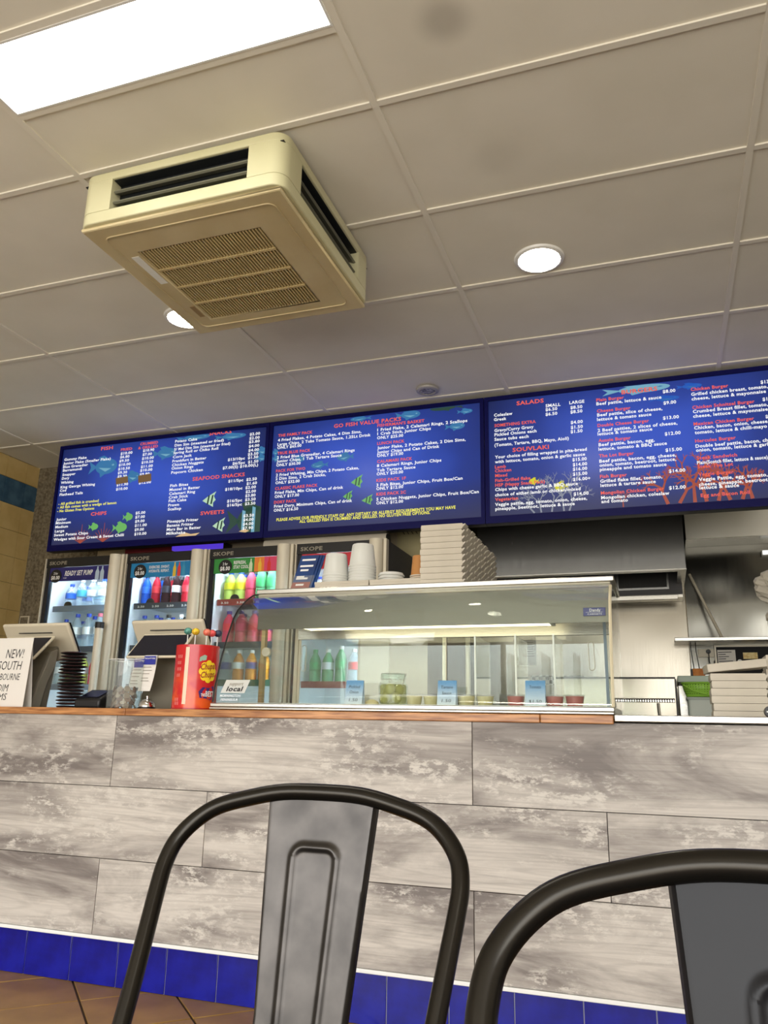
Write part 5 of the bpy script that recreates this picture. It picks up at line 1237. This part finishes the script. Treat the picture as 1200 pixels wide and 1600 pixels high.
ef = thing('card_terminal', 'small black card payment terminal beside the stack of buzzers', 'card terminal', (-2.36, 2.95, 1.0))
MB().prism([(2.90, 1.0), (3.04, 1.0), (3.04, 1.075), (3.0, 1.082), (2.90, 1.040)], 'x', -2.43, -2.295).build('body', m_black, ef, bevel=.010, **W)
MB().prism([(2.915, 1.0475), (2.985, 1.0770), (2.984, 1.0795), (2.914, 1.0500)], 'x', -2.41, -2.315).build('screen', m_screen_off, ef, **W)
cj = thing('coin_tumbler', 'clear tapered tumbler half full of coins beside the right till', 'tumbler', (-2.172, 2.90, 1.0))
MB().lathe([(.068, 0), (.070, .004), (.0775, .203), (.0750, .203), (.0670, .008)], 28).build('glass', glassmat('tumbler_glass', tint=(.95, .97, .96), haze=.07), cj, smooth=True)
MB().tube([(.0765*math.cos(R(k*12)), .0765*math.sin(R(k*12)), .203) for k in range(31)], .0016, 6, caps=False).build('rim', m_white_trim, cj, smooth=True)
m_coin = M('silver_coin', (176, 164, 146), .35, .8); m_coinc = M('copper_coin', (120, 84, 52), .4, .8)
rnd = random.Random(3); c0 = None; slots = []
for k in range(46):
    lay = k//8; a_ = (k % 8)*math.pi/4+lay*.5+rnd.uniform(-.15, .15); rr_ = .044 if k % 8 else .012
    slots.append((rr_*math.cos(a_), rr_*math.sin(a_), .012+.0135*lay+rnd.uniform(0, .004)))
for k, (ax, ay, az) in enumerate(slots):
    cop = k % 3 == 0
    lab = 'copper coin in the tumbler of coins' if cop else 'silver coin in the tumbler of coins'
    o = MB().cyl((0, 0, 0), (0, 0, .0022), .0135, .0135, 14).build('coin', m_coinc if cop else m_coin)
    o.location = (-2.172+ax, 2.90+ay, 1.0+az); out = math.atan2(ay, ax)
    o.rotation_euler = (0, R(rnd.uniform(55, 85)), out) if rr_ > .03 and k % 8 else (R(rnd.uniform(-20, 20)), R(rnd.uniform(-20, 20)), 0)
    tag(o, lab, 'coin', 'copper coins in the tumbler' if cop else 'silver coins in the tumbler')
bl = thing('counter_bell', 'small chrome call bell on the counter in front of the right till', 'bell', (-2.030, 2.865, 1.0))
MB().lathe([(.036, 0), (.036, .006), (.030, .009)], 24).build('base', m_black, bl, smooth=True)
MB().lathe([(.034, .0095), (.034, .014), (.030, .026), (.020, .036), (.006, .040)], 24).build('dome', m_chrome, bl, smooth=True)
MB().lathe([(.003, .040), (.003, .047), (.006, .048), (.006, .052)], 12).build('plunger', m_chrome, bl, smooth=True)
# lollipop tin
TX, TY, TR = -1.812, 2.876, .0885
ln_ = thing('lollipop_tin', 'red round tin of lollipops with a yellow flower logo', 'tin', (TX, TY, 1.0))
m_tin, t, b = newmat('red_tin'); b.inputs['Roughness'].default_value = .25
n_, r_ = noise_color(t, b, (196, 26, 34), (206, 34, 36), 4)
sp = t.nodes.new('ShaderNodeSeparateXYZ'); tc = t.nodes.new('ShaderNodeTexCoord'); t.links.new(tc.outputs['Object'], sp.inputs[0])
g2 = t.nodes.new('ShaderNodeMapRange'); g2.inputs['From Min'].default_value = .17; g2.inputs['From Max'].default_value = .03; t.links.new(sp.outputs['Z'], g2.inputs['Value'])
n2 = t.nodes.new('ShaderNodeTexNoise'); n2.inputs['Scale'].default_value = 16; t.links.new(tc.outputs['Object'], n2.inputs['Vector'])
r2 = t.nodes.new('ShaderNodeMapRange'); r2.inputs['From Min'].default_value = .42; r2.inputs['From Max'].default_value = .62; t.links.new(n2.outputs['Fac'], r2.inputs['Value'])
ml = t.nodes.new('ShaderNodeMath'); ml.operation = 'MULTIPLY'; t.links.new(g2.outputs[0], ml.inputs[0]); t.links.new(r2.outputs[0], ml.inputs[1])
mx = t.nodes.new('ShaderNodeMix'); mx.data_type = 'RGBA'; mx.inputs['B'].default_value = lin((232, 92, 30)); t.links.new(ml.outputs[0], mx.inputs['Factor']); t.links.new(r_.outputs[0], mx.inputs['A']); t.links.new(mx.outputs['Result'], b.inputs['Base Color'])
can = MB().lathe([(TR, 0), (TR, .256), (TR-.003, .256), (TR-.003, .01)], 48).build('can', m_tin, ln_, smooth=True)
MB().lathe([(TR+.0012, 0), (TR+.0012, .006)], 48).build('base_rim', M('tin_rim', (170, 24, 30), .3), ln_, smooth=True)
A_C = math.atan2(-TY, -TX)     # direction of the customers' side of the tin
def wrap(u, v, lift=.0006): a_ = A_C+u/TR; return ((TR+lift)*math.cos(a_), (TR+lift)*math.sin(a_), v)
def wpoly(mb, pts, lift): mb.add([wrap(u, v, lift) for u, v in pts], [tuple(range(len(pts)))])
UC, VC = .050, .150
fl = MB()
for a0 in range(0, 360, 45):
    cu_, cv_ = UC+.027*math.cos(R(a0)), VC+.030*math.sin(R(a0)); 
    fl.add([wrap(cu_, cv_, .0008)]+[wrap(cu_+.0145*math.cos(R(k*30)), cv_+.0155*math.sin(R(k*30)), .0008) for k in range(12)], [(0, 1+k, 1+(k+1) % 12) for k in range(12)])
for ri in range(3): pass
pts_ = [(UC+.029*math.cos(R(k*20)), VC+.032*math.sin(R(k*20))) for k in range(18)]
fl.add([wrap(UC, VC, .0010)]+[wrap(u, v, .0010) for u, v in pts_], [(0, 1+k, 1+(k+1) % 18) for k in range(18)])
fl.build('flower_logo', M('logo_yellow', (248, 214, 40), .4), can, fix=False)
lt = MB()
text_on(lt, 'Chupa', lambda u, v: wrap(UC-.034+u, VC+.006+v+.10*u, .0016), width=.062, size=.034, bold=.02, shear=.25)
text_on(lt, 'Chups', lambda u, v: wrap(UC-.032+u, VC-.026+v+.10*u, .0016), width=.062, size=.034, bold=.02, shear=.25)
lt.build('logo_lettering', M('logo_red', (150, 20, 40), .4), can, fix=False)
nv = MB(); wpoly(nv, [(.014, .070), (.030, .088), (.055, .085), (.082, .094), (.088, .066), (.070, .038), (.046, .044), (.020, .046)], .0009); nv.build('slogan_patch', M('slogan_navy', (52, 30, 110), .4), can, fix=False)
lt = MB(); text_on(lt, 'THE', lambda u, v: wrap(.022+u, .048+v), width=.016, size=.014, bold=.03); 
lt = MB()
text_on(lt, 'THE', lambda u, v: wrap(.024+u, .052+v, .0014), width=.017, size=.016, bold=.03); text_on(lt, 'BEST', lambda u, v: wrap(.043+u, .052+v, .0014), width=.042, size=.030, bold=.03)
lt.build('slogan_lettering', m_white_ink, can, fix=False)
stp = MB()
for (u0, u1, v0, v1) in ((-.050, -.034, .02, .245),): 
    stp.add([wrap(u0, v0, .0009), wrap((u0+u1)/2, v0, .0009), wrap(u1, v0, .0009), wrap(u1, v1, .0009), wrap((u0+u1)/2, v1, .0009), wrap(u0, v1, .0009)], [(0, 1, 4, 5), (1, 2, 3, 4)])
stp.build('seam_label', M('pale_seam', (232, 208, 180), .35), can, fix=False)
wp = MB(); wpoly(wp, [(.008, .188), (.036, .196), (.038, .212), (.028, .216), (.010, .206)], .0010); wp.build('sweet_print', M('mint_print', (150, 180, 160), .4), can, fix=False)
lt = MB()
for (v0, wd_) in ((.205, .022), (.18, .018), (.155, .02), (.13, .016), (.02, .02), (.035, .018)): text_on(lt, 'lorem'[:2] if False else '|||', lambda u, v, v0=v0: wrap(-.088+u, v0+v, .0012), width=wd_, size=.014, bold=.0)
lt.build('fine_print', M('pink_print', (240, 170, 160), .5), can, fix=False)
for k, (ax, ay, zz, cc, lab) in enumerate(((-.030, -.040, .315, (60, 110, 100), 'green wrapped lollipop, leftmost in the red tin'), (.004, -.036, .313, (200, 140, 30), 'golden lollipop behind the green one in the red tin'), (.048, -.02, .311, (214, 88, 70), 'orange red lollipop in the middle of the red tin'), (.084 if False else .070, .030, .311, (34, 40, 62), 'dark blue lollipop, rightmost in the red tin'), (.060, .0, .309, (196, 60, 60), 'red lollipop tucked beside the orange red one'))):
    t = thing('lollipop', lab, 'lollipop', (TX+ax, TY+ay, 1.0+zz))
    MB().sphere((0, 0, 0), .0165, 14, 9, (1, 1, .9)).build('sweet', M('sweet_%d' % k, cc, .25, col2=tuple(min(255, int(v*1.5+20)) for v in cc), scale=60), t, smooth=True)
    MB().tube([(0, 0, -.014), (-.006*ax/.05, 0, -.30)], .0022, 6).build('stick', m_white_trim, t)
# ------------------------------------------------------------------ steel servery end, right
def rstack(n, x, y, z0, place, grp):
    for k in range(n): food_box(place+', '+nth(k, n), grp, x+.003*math.sin(k*1.9), y, z0+.0268*k)
rstack(6, .262, 3.25, 1.0025, 'flat white carton in the shorter stack on the steel counter', 'cartons in the shorter counter stack')
rstack(9, .372+.10, 3.42, 1.0025, 'flat white carton in the taller stack by the right edge', 'cartons in the taller counter stack')
fl_ = thing('carton_lid', 'open white carton lid resting crooked on the shorter carton stack', 'lid', (.262, 3.25, 1.165))
MB().box(-.105, .10, -.07, .07, 0, .030).build('lid', m_card, fl_, bevel=.003); fl_.rotation_euler = (0, R(-6), R(4))
fl_.location.z = 1.176
wc = thing('white_carton', 'tall white carton at the right edge under the plastic bags', 'box', (.55, 3.42, 1.245))
MB().box(.418, .70, 3.33, 3.51, 1.2445, 1.415).build('carton', m_card, wc, bevel=.003, **W); MB().box(.414, .704, 3.326, 3.514, 1.392, 1.418).build('lid', m_card, wc, bevel=.002, **W)
m_bag = glassmat('crinkled_plastic', tint=(.9, .89, .86), haze=.55, hazecol=(190, 184, 170), rough=.2)
pbg = thing('plastic_bag_bundle', 'bundle of crinkled clear plastic bags on the tall carton at the right edge', 'plastic bags', (.47, 3.42, 1.419))
vs = []; fs = []; n, m = 22, 14; rg = random.Random(5)
for i in range(m+1):
    ph = math.pi*i/m
    for k in range(n):
        t_ = 2*math.pi*k/n; rr_ = 1+.10*math.sin(5*t_+3*ph)+.07*math.sin(11*t_-7*ph)+rg.uniform(-.05, .05)
        vs.append((.06+.145*rr_*math.sin(ph)*math.cos(t_), .08*rr_*math.sin(ph)*math.sin(t_), .078+.078*math.cos(ph)*(1+.1*math.sin(4*t_))))
for i in range(m):
    for k in range(n): fs.append((i*n+k, (i+1)*n+k, (i+1)*n+(k+1) % n, i*n+(k+1) % n))
MB().add(vs, fs).build('bag', m_bag, pbg)
MB().add([(v[0]*.8-.02, v[1]*.9, v[2]*.8+.045) for v in vs], fs).build('bag', m_bag, pbg)
rl = thing('black_roll', 'black roll with a pale spoked hub at the right edge of the steel counter', 'roll', (.332, 2.95, 1.0025))
MB().cyl((0, -.02, .019), (0, .02, .019), .019, .019, 22).build('rim', m_black, rl, smooth=True)
hb = MB()
for k in range(3): hb.add([(.014*math.cos(R(60*k))-.0022*math.sin(R(60*k)), -.021, .019+.014*math.sin(R(60*k))+.0022*math.cos(R(60*k))), (.014*math.cos(R(60*k))+.0022*math.sin(R(60*k)), -.021, .019+.014*math.sin(R(60*k))-.0022*math.cos(R(60*k))), (-.014*math.cos(R(60*k))+.0022*math.sin(R(60*k)), -.021, .019-.014*math.sin(R(60*k))-.0022*math.cos(R(60*k))), (-.014*math.cos(R(60*k))-.0022*math.sin(R(60*k)), -.021, .019-.014*math.sin(R(60*k))+.0022*math.cos(R(60*k)))], [(0, 1, 2, 3)])
hb.build('hub_spokes', m_white_trim, rl, fix=False, kind='stuff')
# ------------------------------------------------------------------ kitchen
bn = thing('kitchen_bench', 'long stainless bench along the kitchen behind the counter', 'bench', (.6, 5.5, 0))
MB().box(-1.2, 2.4, 5.0, 5.95, .88, .92).build('bench_top', m_steel, bn, bevel=.004, **W)
for xx in (-1.15, .6, 2.35):
    for yy in (5.05, 5.9): MB().cyl((xx, yy, 0), (xx, yy, .88), .02, .02, 12).build('leg', m_steel, bn, smooth=True, **W)
bm_ = thing('steel_warmer', 'low steel food warmer with a dark edge and wire rail on the kitchen bench', 'food warmer', (-.08, 5.3, .92))
MB().box(-.60, .072, 5.20, 5.215, .9205, 1.265).build('back_panel', m_steel_wall, bm_, **W); MB().box(-.605, .077, 5.19, 5.225, 1.265, 1.275).build('top_edge', m_greydark, bm_, **W); MB().box(.072, .082, 5.19, 5.60, .9205, 1.264).build('end_edge', m_greydark, bm_, **W)
MB().box(-.605, .0715, 5.216, 5.60, .9205, 1.02).build('well', m_steel, bm_, **W)
MB().tube([(-.25, 5.17, 1.142), (.066, 5.17, 1.142)], .006, 8).build('rail', m_chrome, bm_, **W)
MB().tube([(-.25, 5.17, 1.128), (.066, 5.17, 1.128)], .003, 8).build('rail', m_chrome, bm_, **W)
wr = MB()
for k in range(22): wr.box(-.248+.0145*k, -.244+.0145*k, 5.166, 5.1995, 1.126, 1.144)
wr.build('rail_wires', m_chrome, bm_, kind='stuff', **W)
MB().tube([(-.02, 5.185, .95), (-.03, 5.185, 1.09), (-.03, 5.185, 1.12)], .009, 8).build('tap', m_chrome, bm_, **W)
fz = thing('chest_lid', 'pale green grey lid of a chest behind the green colander', 'chest', (.23, 5.55, .92))
MB().box(.098, .60, 5.42, 5.90, .9205, 1.235).build('chest', m_steel, fz, **W); MB().box(.094, .61, 5.38, 5.92, 1.255, 1.295).build('lid', M('pale_green_lid', (196, 212, 200), .4), fz, bevel=.004, **W); MB().box(.10, .60, 5.40, 5.90, 1.2355, 1.2545).build('seal', m_greydark, fz, **W)
ob = thing('orange_packet', 'small orange packet standing on the pale green chest lid', 'packet', (.225, 5.5, 1.296))
MB().box(.19, .262, 5.46, 5.50, 1.2955, 1.345).build('packet', M('orange_card', (214, 140, 60), .6, col2=(190, 110, 40), scale=30), ob, bevel=.003, **W); MB().box(.176, .1895, 5.462, 5.498, 1.2955, 1.343).build('end_panel', m_black, ob, **W)
tu = thing('pale_tub', 'pale translucent square tub on the kitchen bench under the colander', 'tub', (.245, 5.27, .92))
MB().prism(rrect(.14, .345, 5.17, 5.37, .02), 'z', .9205, 1.15).build('tub', M('pale_tub_plastic', (226, 234, 226), .5), tu, smooth=True, **W); MB().prism(rrect(.132, .353, 5.162, 5.378, .022), 'z', 1.142, 1.156).build('rim', M('pale_tub_rim', (190, 200, 192), .5), tu, smooth=True, **W)
co = thing('green_colander', 'bright green mesh colander tilted on the pale tub', 'colander', (.222, 5.24, 1.157))
m_lime = M('lime_plastic', (168, 226, 84), .4)
vs = []; fs = []; n = 28
for k in range(n):
    a_ = 2*math.pi*k/n
    vs += [(.108*math.cos(a_), .085*math.sin(a_), .082), (.10*math.cos(a_), .078*math.sin(a_), .045), (.086*math.cos(a_), .066*math.sin(a_), .004), (.03*math.cos(a_), .03*math.sin(a_), .0)]
for k in range(n):
    for j in range(3): a_ = k*4+j; b_ = ((k+1) % n)*4+j; fs.append((a_, b_, b_+1, a_+1))
basket = MB().add(vs, fs).build('basket', m_lime, co, smooth=True, solid=.003)
hol = MB()
for k in range(40):
    a_ = 2*math.pi*k/40
    for (rr_, ry, zz) in ((.1065, .0835, .072), (.104, .081, .060), (.101, .0785, .047), (.097, .0745, .034), (.0925, .071, .021)):
        x, y = rr_*math.cos(a_), ry*math.sin(a_); tx, ty = -math.sin(a_)*.003, math.cos(a_)*.003; q = 1.012
        hol.add([((x-tx)*q, (y-ty)*q, zz-.003), ((x+tx)*q, (y+ty)*q, zz-.003), ((x+tx)*q, (y+ty)*q, zz+.003), ((x-tx)*q, (y-ty)*q, zz+.003)], [(0, 1, 2, 3)])
hol.build('mesh_holes', M('dark_green_hole', (44, 92, 20), .7), co, kind='stuff', fix=False)
MB().tube([(.112*math.cos(R(k*12)), .088*math.sin(R(k*12)), .083) for k in range(31)], .005, 8, caps=False).build('rim', m_lime, co, smooth=True)
MB().tube([(-.105, -.085, .07), (-.05, -.095, .035), (.03, -.098, .012), (.10, -.09, .004)], .004, 8).build('handle', m_lime, co, smooth=True)
yg = thing('yellow_cloth', 'crumpled yellow cloth hanging over the right side of the colander', 'cloth', (.345, 5.17, 1.15))
vs = []; fs = []
for j in range(9):
    for i in range(7): vs.append((-.02+.006*i+.004*math.sin(j*1.3), -.012+.012*math.sin(i*1.7+j*.5), .085-.0105*j+.006*math.sin(i*2.1)))
for j in range(8):
    for i in range(6): a_ = j*7+i; fs.append((a_, a_+1, a_+8, a_+7))
MB().add(vs, fs).build('cloth', M('yellow_cloth', (206, 190, 70), .8, col2=(226, 214, 150), scale=40), yg, smooth=True, solid=.004, fix=False)
# range hoods
rh = thing('range_hood', 'large brushed steel range hood over the kitchen, left of two', 'range hood', (-.5, 5.8, 2.0))
MB().box(-1.20, .20, 5.50, 5.512, 2.0, 2.80).build('front_panel', m_steel_v, rh, **W); MB().box(.190, .202, 5.5125, 6.28, 2.0, 2.80).build('side_panel', m_steel_v, rh, **W); MB().box(-1.20, -1.19, 5.5125, 6.28, 2.0, 2.80).build('side_panel', m_steel_v, rh, **W)
MB().box(-1.20, .203, 5.49, 5.56, 1.992, 2.0).build('bottom_lip', m_steel, rh, **W); MB().box(.150, .203, 5.5605, 6.28, 1.992, 2.0).build('bottom_lip', m_steel, rh, **W)
MB().box(-1.20, .20, 5.50, 6.28, 2.801, 2.94).build('duct_box', m_steel_v, rh, **W)
m_filter = M('dark_filter', (16, 16, 15), .6)  # one dark colour for filters and baffles
MB().box(-1.185, .185, 6.05, 6.07, 1.92, 2.5).build('filter_wall', m_greydark, rh, **W)
for a, c in ((-1.10, -.86), (-.72, -.38), (-.27, .095)):
    f = MB(); f.box(a, c, 6.03, 6.0495, 1.955, 1.97); f.box(a, c, 6.03, 6.0495, 2.20, 2.215); f.box(a, a+.014, 6.03, 6.0495, 1.97, 2.20); f.box(c-.014, c, 6.03, 6.0495, 1.97, 2.20)
    f = f.build('filter_frame', m_steel_v, rh, **W); MB().box(a+.015, c-.015, 6.036, 6.0490, 1.971, 2.199).build('filter', m_filter, f, **W)
    for k in range(1, 9): MB().box(a+.015+k*(c-a-.03)/9-.004, a+.015+k*(c-a-.03)/9+.004, 6.031, 6.0355, 1.971, 2.199).build('baffle', m_filter, f, **W)
MB().box(-.30, .15, 5.98, 6.05, 1.872, 1.905).build('grease_tray', m_steel, rh, bevel=.003, **W); MB().box(-1.185, .185, 6.07, 6.28, 1.90, 1.92).build('filter_ledge', m_steel, rh, **W)
m_canopy2 = steel('bright_steel', (240, 239, 230), .45)
r2_ = thing('rear_hood', 'bright steel hood high on the kitchen wall, right of two', 'range hood', (.9, 6.15, 2.32))
MB().box(.235, 2.2, 5.98, 5.992, 2.305, 2.93).build('front_panel', m_canopy2, r2_, **W); MB().box(.235, 2.2, 5.9925, 6.284, 2.31, 2.32).build('underside', m_steel_v, r2_, **W); MB().box(.235, .245, 5.9925, 6.284, 2.3205, 2.93).build('side_panel', m_steel_v, r2_, **W); MB().box(.235, 2.2, 5.9925, 6.284, 2.92, 2.93).build('top', m_steel, r2_, **W)
shf = thing('wall_shelf', 'narrow steel wall shelf held by a slanting rod in the kitchen', 'shelf', (.5, 6.15, 1.58))
MB().box(.105, 1.25, 6.0, 6.287, 1.575, 1.600).build('shelf', m_steel, shf, bevel=.003, **W)
MB().tube([(.25, 6.278, 2.10), (.415, 6.01, 1.601)], .011, 10).build('stay_rod', m_alu, shf, smooth=True, **W); MB().tube([(1.15, 6.278, 2.10), (1.20, 6.01, 1.601)], .011, 10).build('stay_rod', m_alu, shf, smooth=True, **W)
sk2 = thing('power_socket', 'cream double power socket with a black plug under the wall shelf', 'socket', (.32, 6.28, 1.51))
MB().box(.265, .375, 6.275, 6.2875, 1.485, 1.545).build('plate', m_pos, sk2, bevel=.002, **W); MB().cyl((.335, 6.274, 1.525), (.335, 6.25, 1.525), .017, .015, 14).build('plug', m_black, sk2, **W)
MB().tube([(.335, 6.25, 1.52), (.335, 6.245, 1.45), (.345, 6.25, 1.40), (.365, 6.26, 1.40), (.372, 6.27, 1.46)], .0035, 6).build('cord', m_black, sk2, **W)
nb = thing('notice_board', 'small black noticeboard with a silver frame and pinned notes in the kitchen', 'noticeboard', (.54, 6.27, 1.46))
MB().box(.382, .80, 6.272, 6.2875, 1.355, 1.562).build('board', M('black_felt', (22, 22, 24), .8), nb, **W)
f = MB(); f.box(.376, .806, 6.262, 6.2718, 1.556, 1.568); f.box(.376, .388, 6.262, 6.2718, 1.35, 1.556); f.box(.794, .806, 6.262, 6.2718, 1.35, 1.556); f.box(.388, .794, 6.262, 6.2718, 1.35, 1.36); f.build('frame', m_alu, nb, **W)
pp = MB().box(.395, .515, 6.268, 6.2717, 1.385, 1.535).build('note', m_paper, nb, **W)
lt = MB()
for k, (wd_, x) in enumerate(((.09, .40), (.05, .40), (.07, .40), (.05, .40), (.095, .40), (.09, .40), (.06, .41), (.05, .405))): lt.poly_y([(x, 1.520-.016*k), (x+wd_, 1.522-.016*k), (x+wd_, 1.517-.016*k), (x, 1.515-.016*k)], 6.2674)
lt.build('handwriting', m_ink, pp, fix=False, **W)
MB().cyl((.54, 6.271, 1.45), (.54, 6.2717, 1.45), .017, .017, 18).build('oval_tag', m_white_trim, nb, **W); MB().box(.565, .66, 6.268, 6.2717, 1.47, 1.515).build('gold_card', M('gold_card', (222, 186, 110), .5, col2=(246, 226, 160), scale=50), nb, **W)
hcd = thing('hanging_cords', 'two thin cords hanging from the wall shelf to the orange packet', 'cord', (.22, 6.0, 1.57))
for xx in (.200, .232): MB().tube([(xx+.012, 6.10, 1.574), (xx+.004, 5.9, 1.50), (xx, 5.52, 1.36), (xx, 5.505, 1.30)], .0028, 6).build('cord', m_black, hcd, **W)
ct_ = thing('checkered_strip', 'painted strip of grey and white checkered tape low on the steel kitchen wall', 'reflection', (-.77, 6.285, 1.32))
mm, t, b = newmat('checkered_tape'); tc = t.nodes.new('ShaderNodeTexCoord'); ck = t.nodes.new('ShaderNodeTexChecker'); ck.inputs['Scale'].default_value = 38; ck.inputs['Color1'].default_value = lin((232, 232, 226)); ck.inputs['Color2'].default_value = lin((112, 108, 100))
t.links.new(tc.outputs['Object'], ck.inputs['Vector']); t.links.new(ck.outputs[0], b.inputs['Base Color'])
MB().box(-.96, -.56, 6.284, 6.2878, 1.287, 1.354).build('reflection', mm, ct_, **W)
nt_ = thing('wall_sheet', 'white printed sheet on the steel kitchen wall, seen through the display case', 'notice', (-.98, 6.285, 1.54))
o = MB().box(-1.05, -.915, 6.285, 6.2878, 1.435, 1.655).build('sheet', m_paper, nt_, **W)
lt = MB()
for k in range(8): lt.poly_y([(-1.035, 1.632-.018*k), (-.935, 1.633-.018*k), (-.935, 1.628-.018*k), (-1.035, 1.627-.018*k)], 6.2845)
lt.build('printed_lines', m_pos_grey, o, fix=False, **W)
el = thing('wall_fitting', 'small bright white fitting high on the kitchen wall at the right edge', 'fitting', (.80, 6.27, 2.23))
MB().box(.755, .86, 6.24, 6.2875, 2.215, 2.255).build('body', m_white_trim, el, bevel=.004, **W); MB().box(.762, .853, 6.236, 6.2398, 2.220, 2.250).build('lens', emis('fitting_glow', (255, 255, 250), 1.2), el, **W)  # front of the white plastic box set to glow
# unseen battens added above the kitchen to brighten its steel wall
for k, (x, y) in enumerate(((-.45, 5.20), (1.6, 5.2))):
    t = thing('added_kitchen_light', 'unseen fluorescent batten added to light the kitchen behind the menu screens, %s' % ('left one' if k == 0 else 'right one'), 'ceiling light', (x, y, 2.9))
    MB().box(x-.6, x+.6, y-.04, y+.04, 2.92, 2.9505).build('batten', m_white_trim, t, **W)
    MB().cyl((x-.58, y, 2.90), (x+.58, y, 2.90), .018, .018, 12).build('tube', emis('kitchen_fill_glow_%d' % k, (255, 248, 232), 4.5), t, smooth=True, **W)
for o in list(C.objects):   # label length check while building
    l = o.get('label')
    if l and o.parent is None and not 4 <= len(l.split()) <= 16: print('LABEL LENGTH', len(l.split()), l)
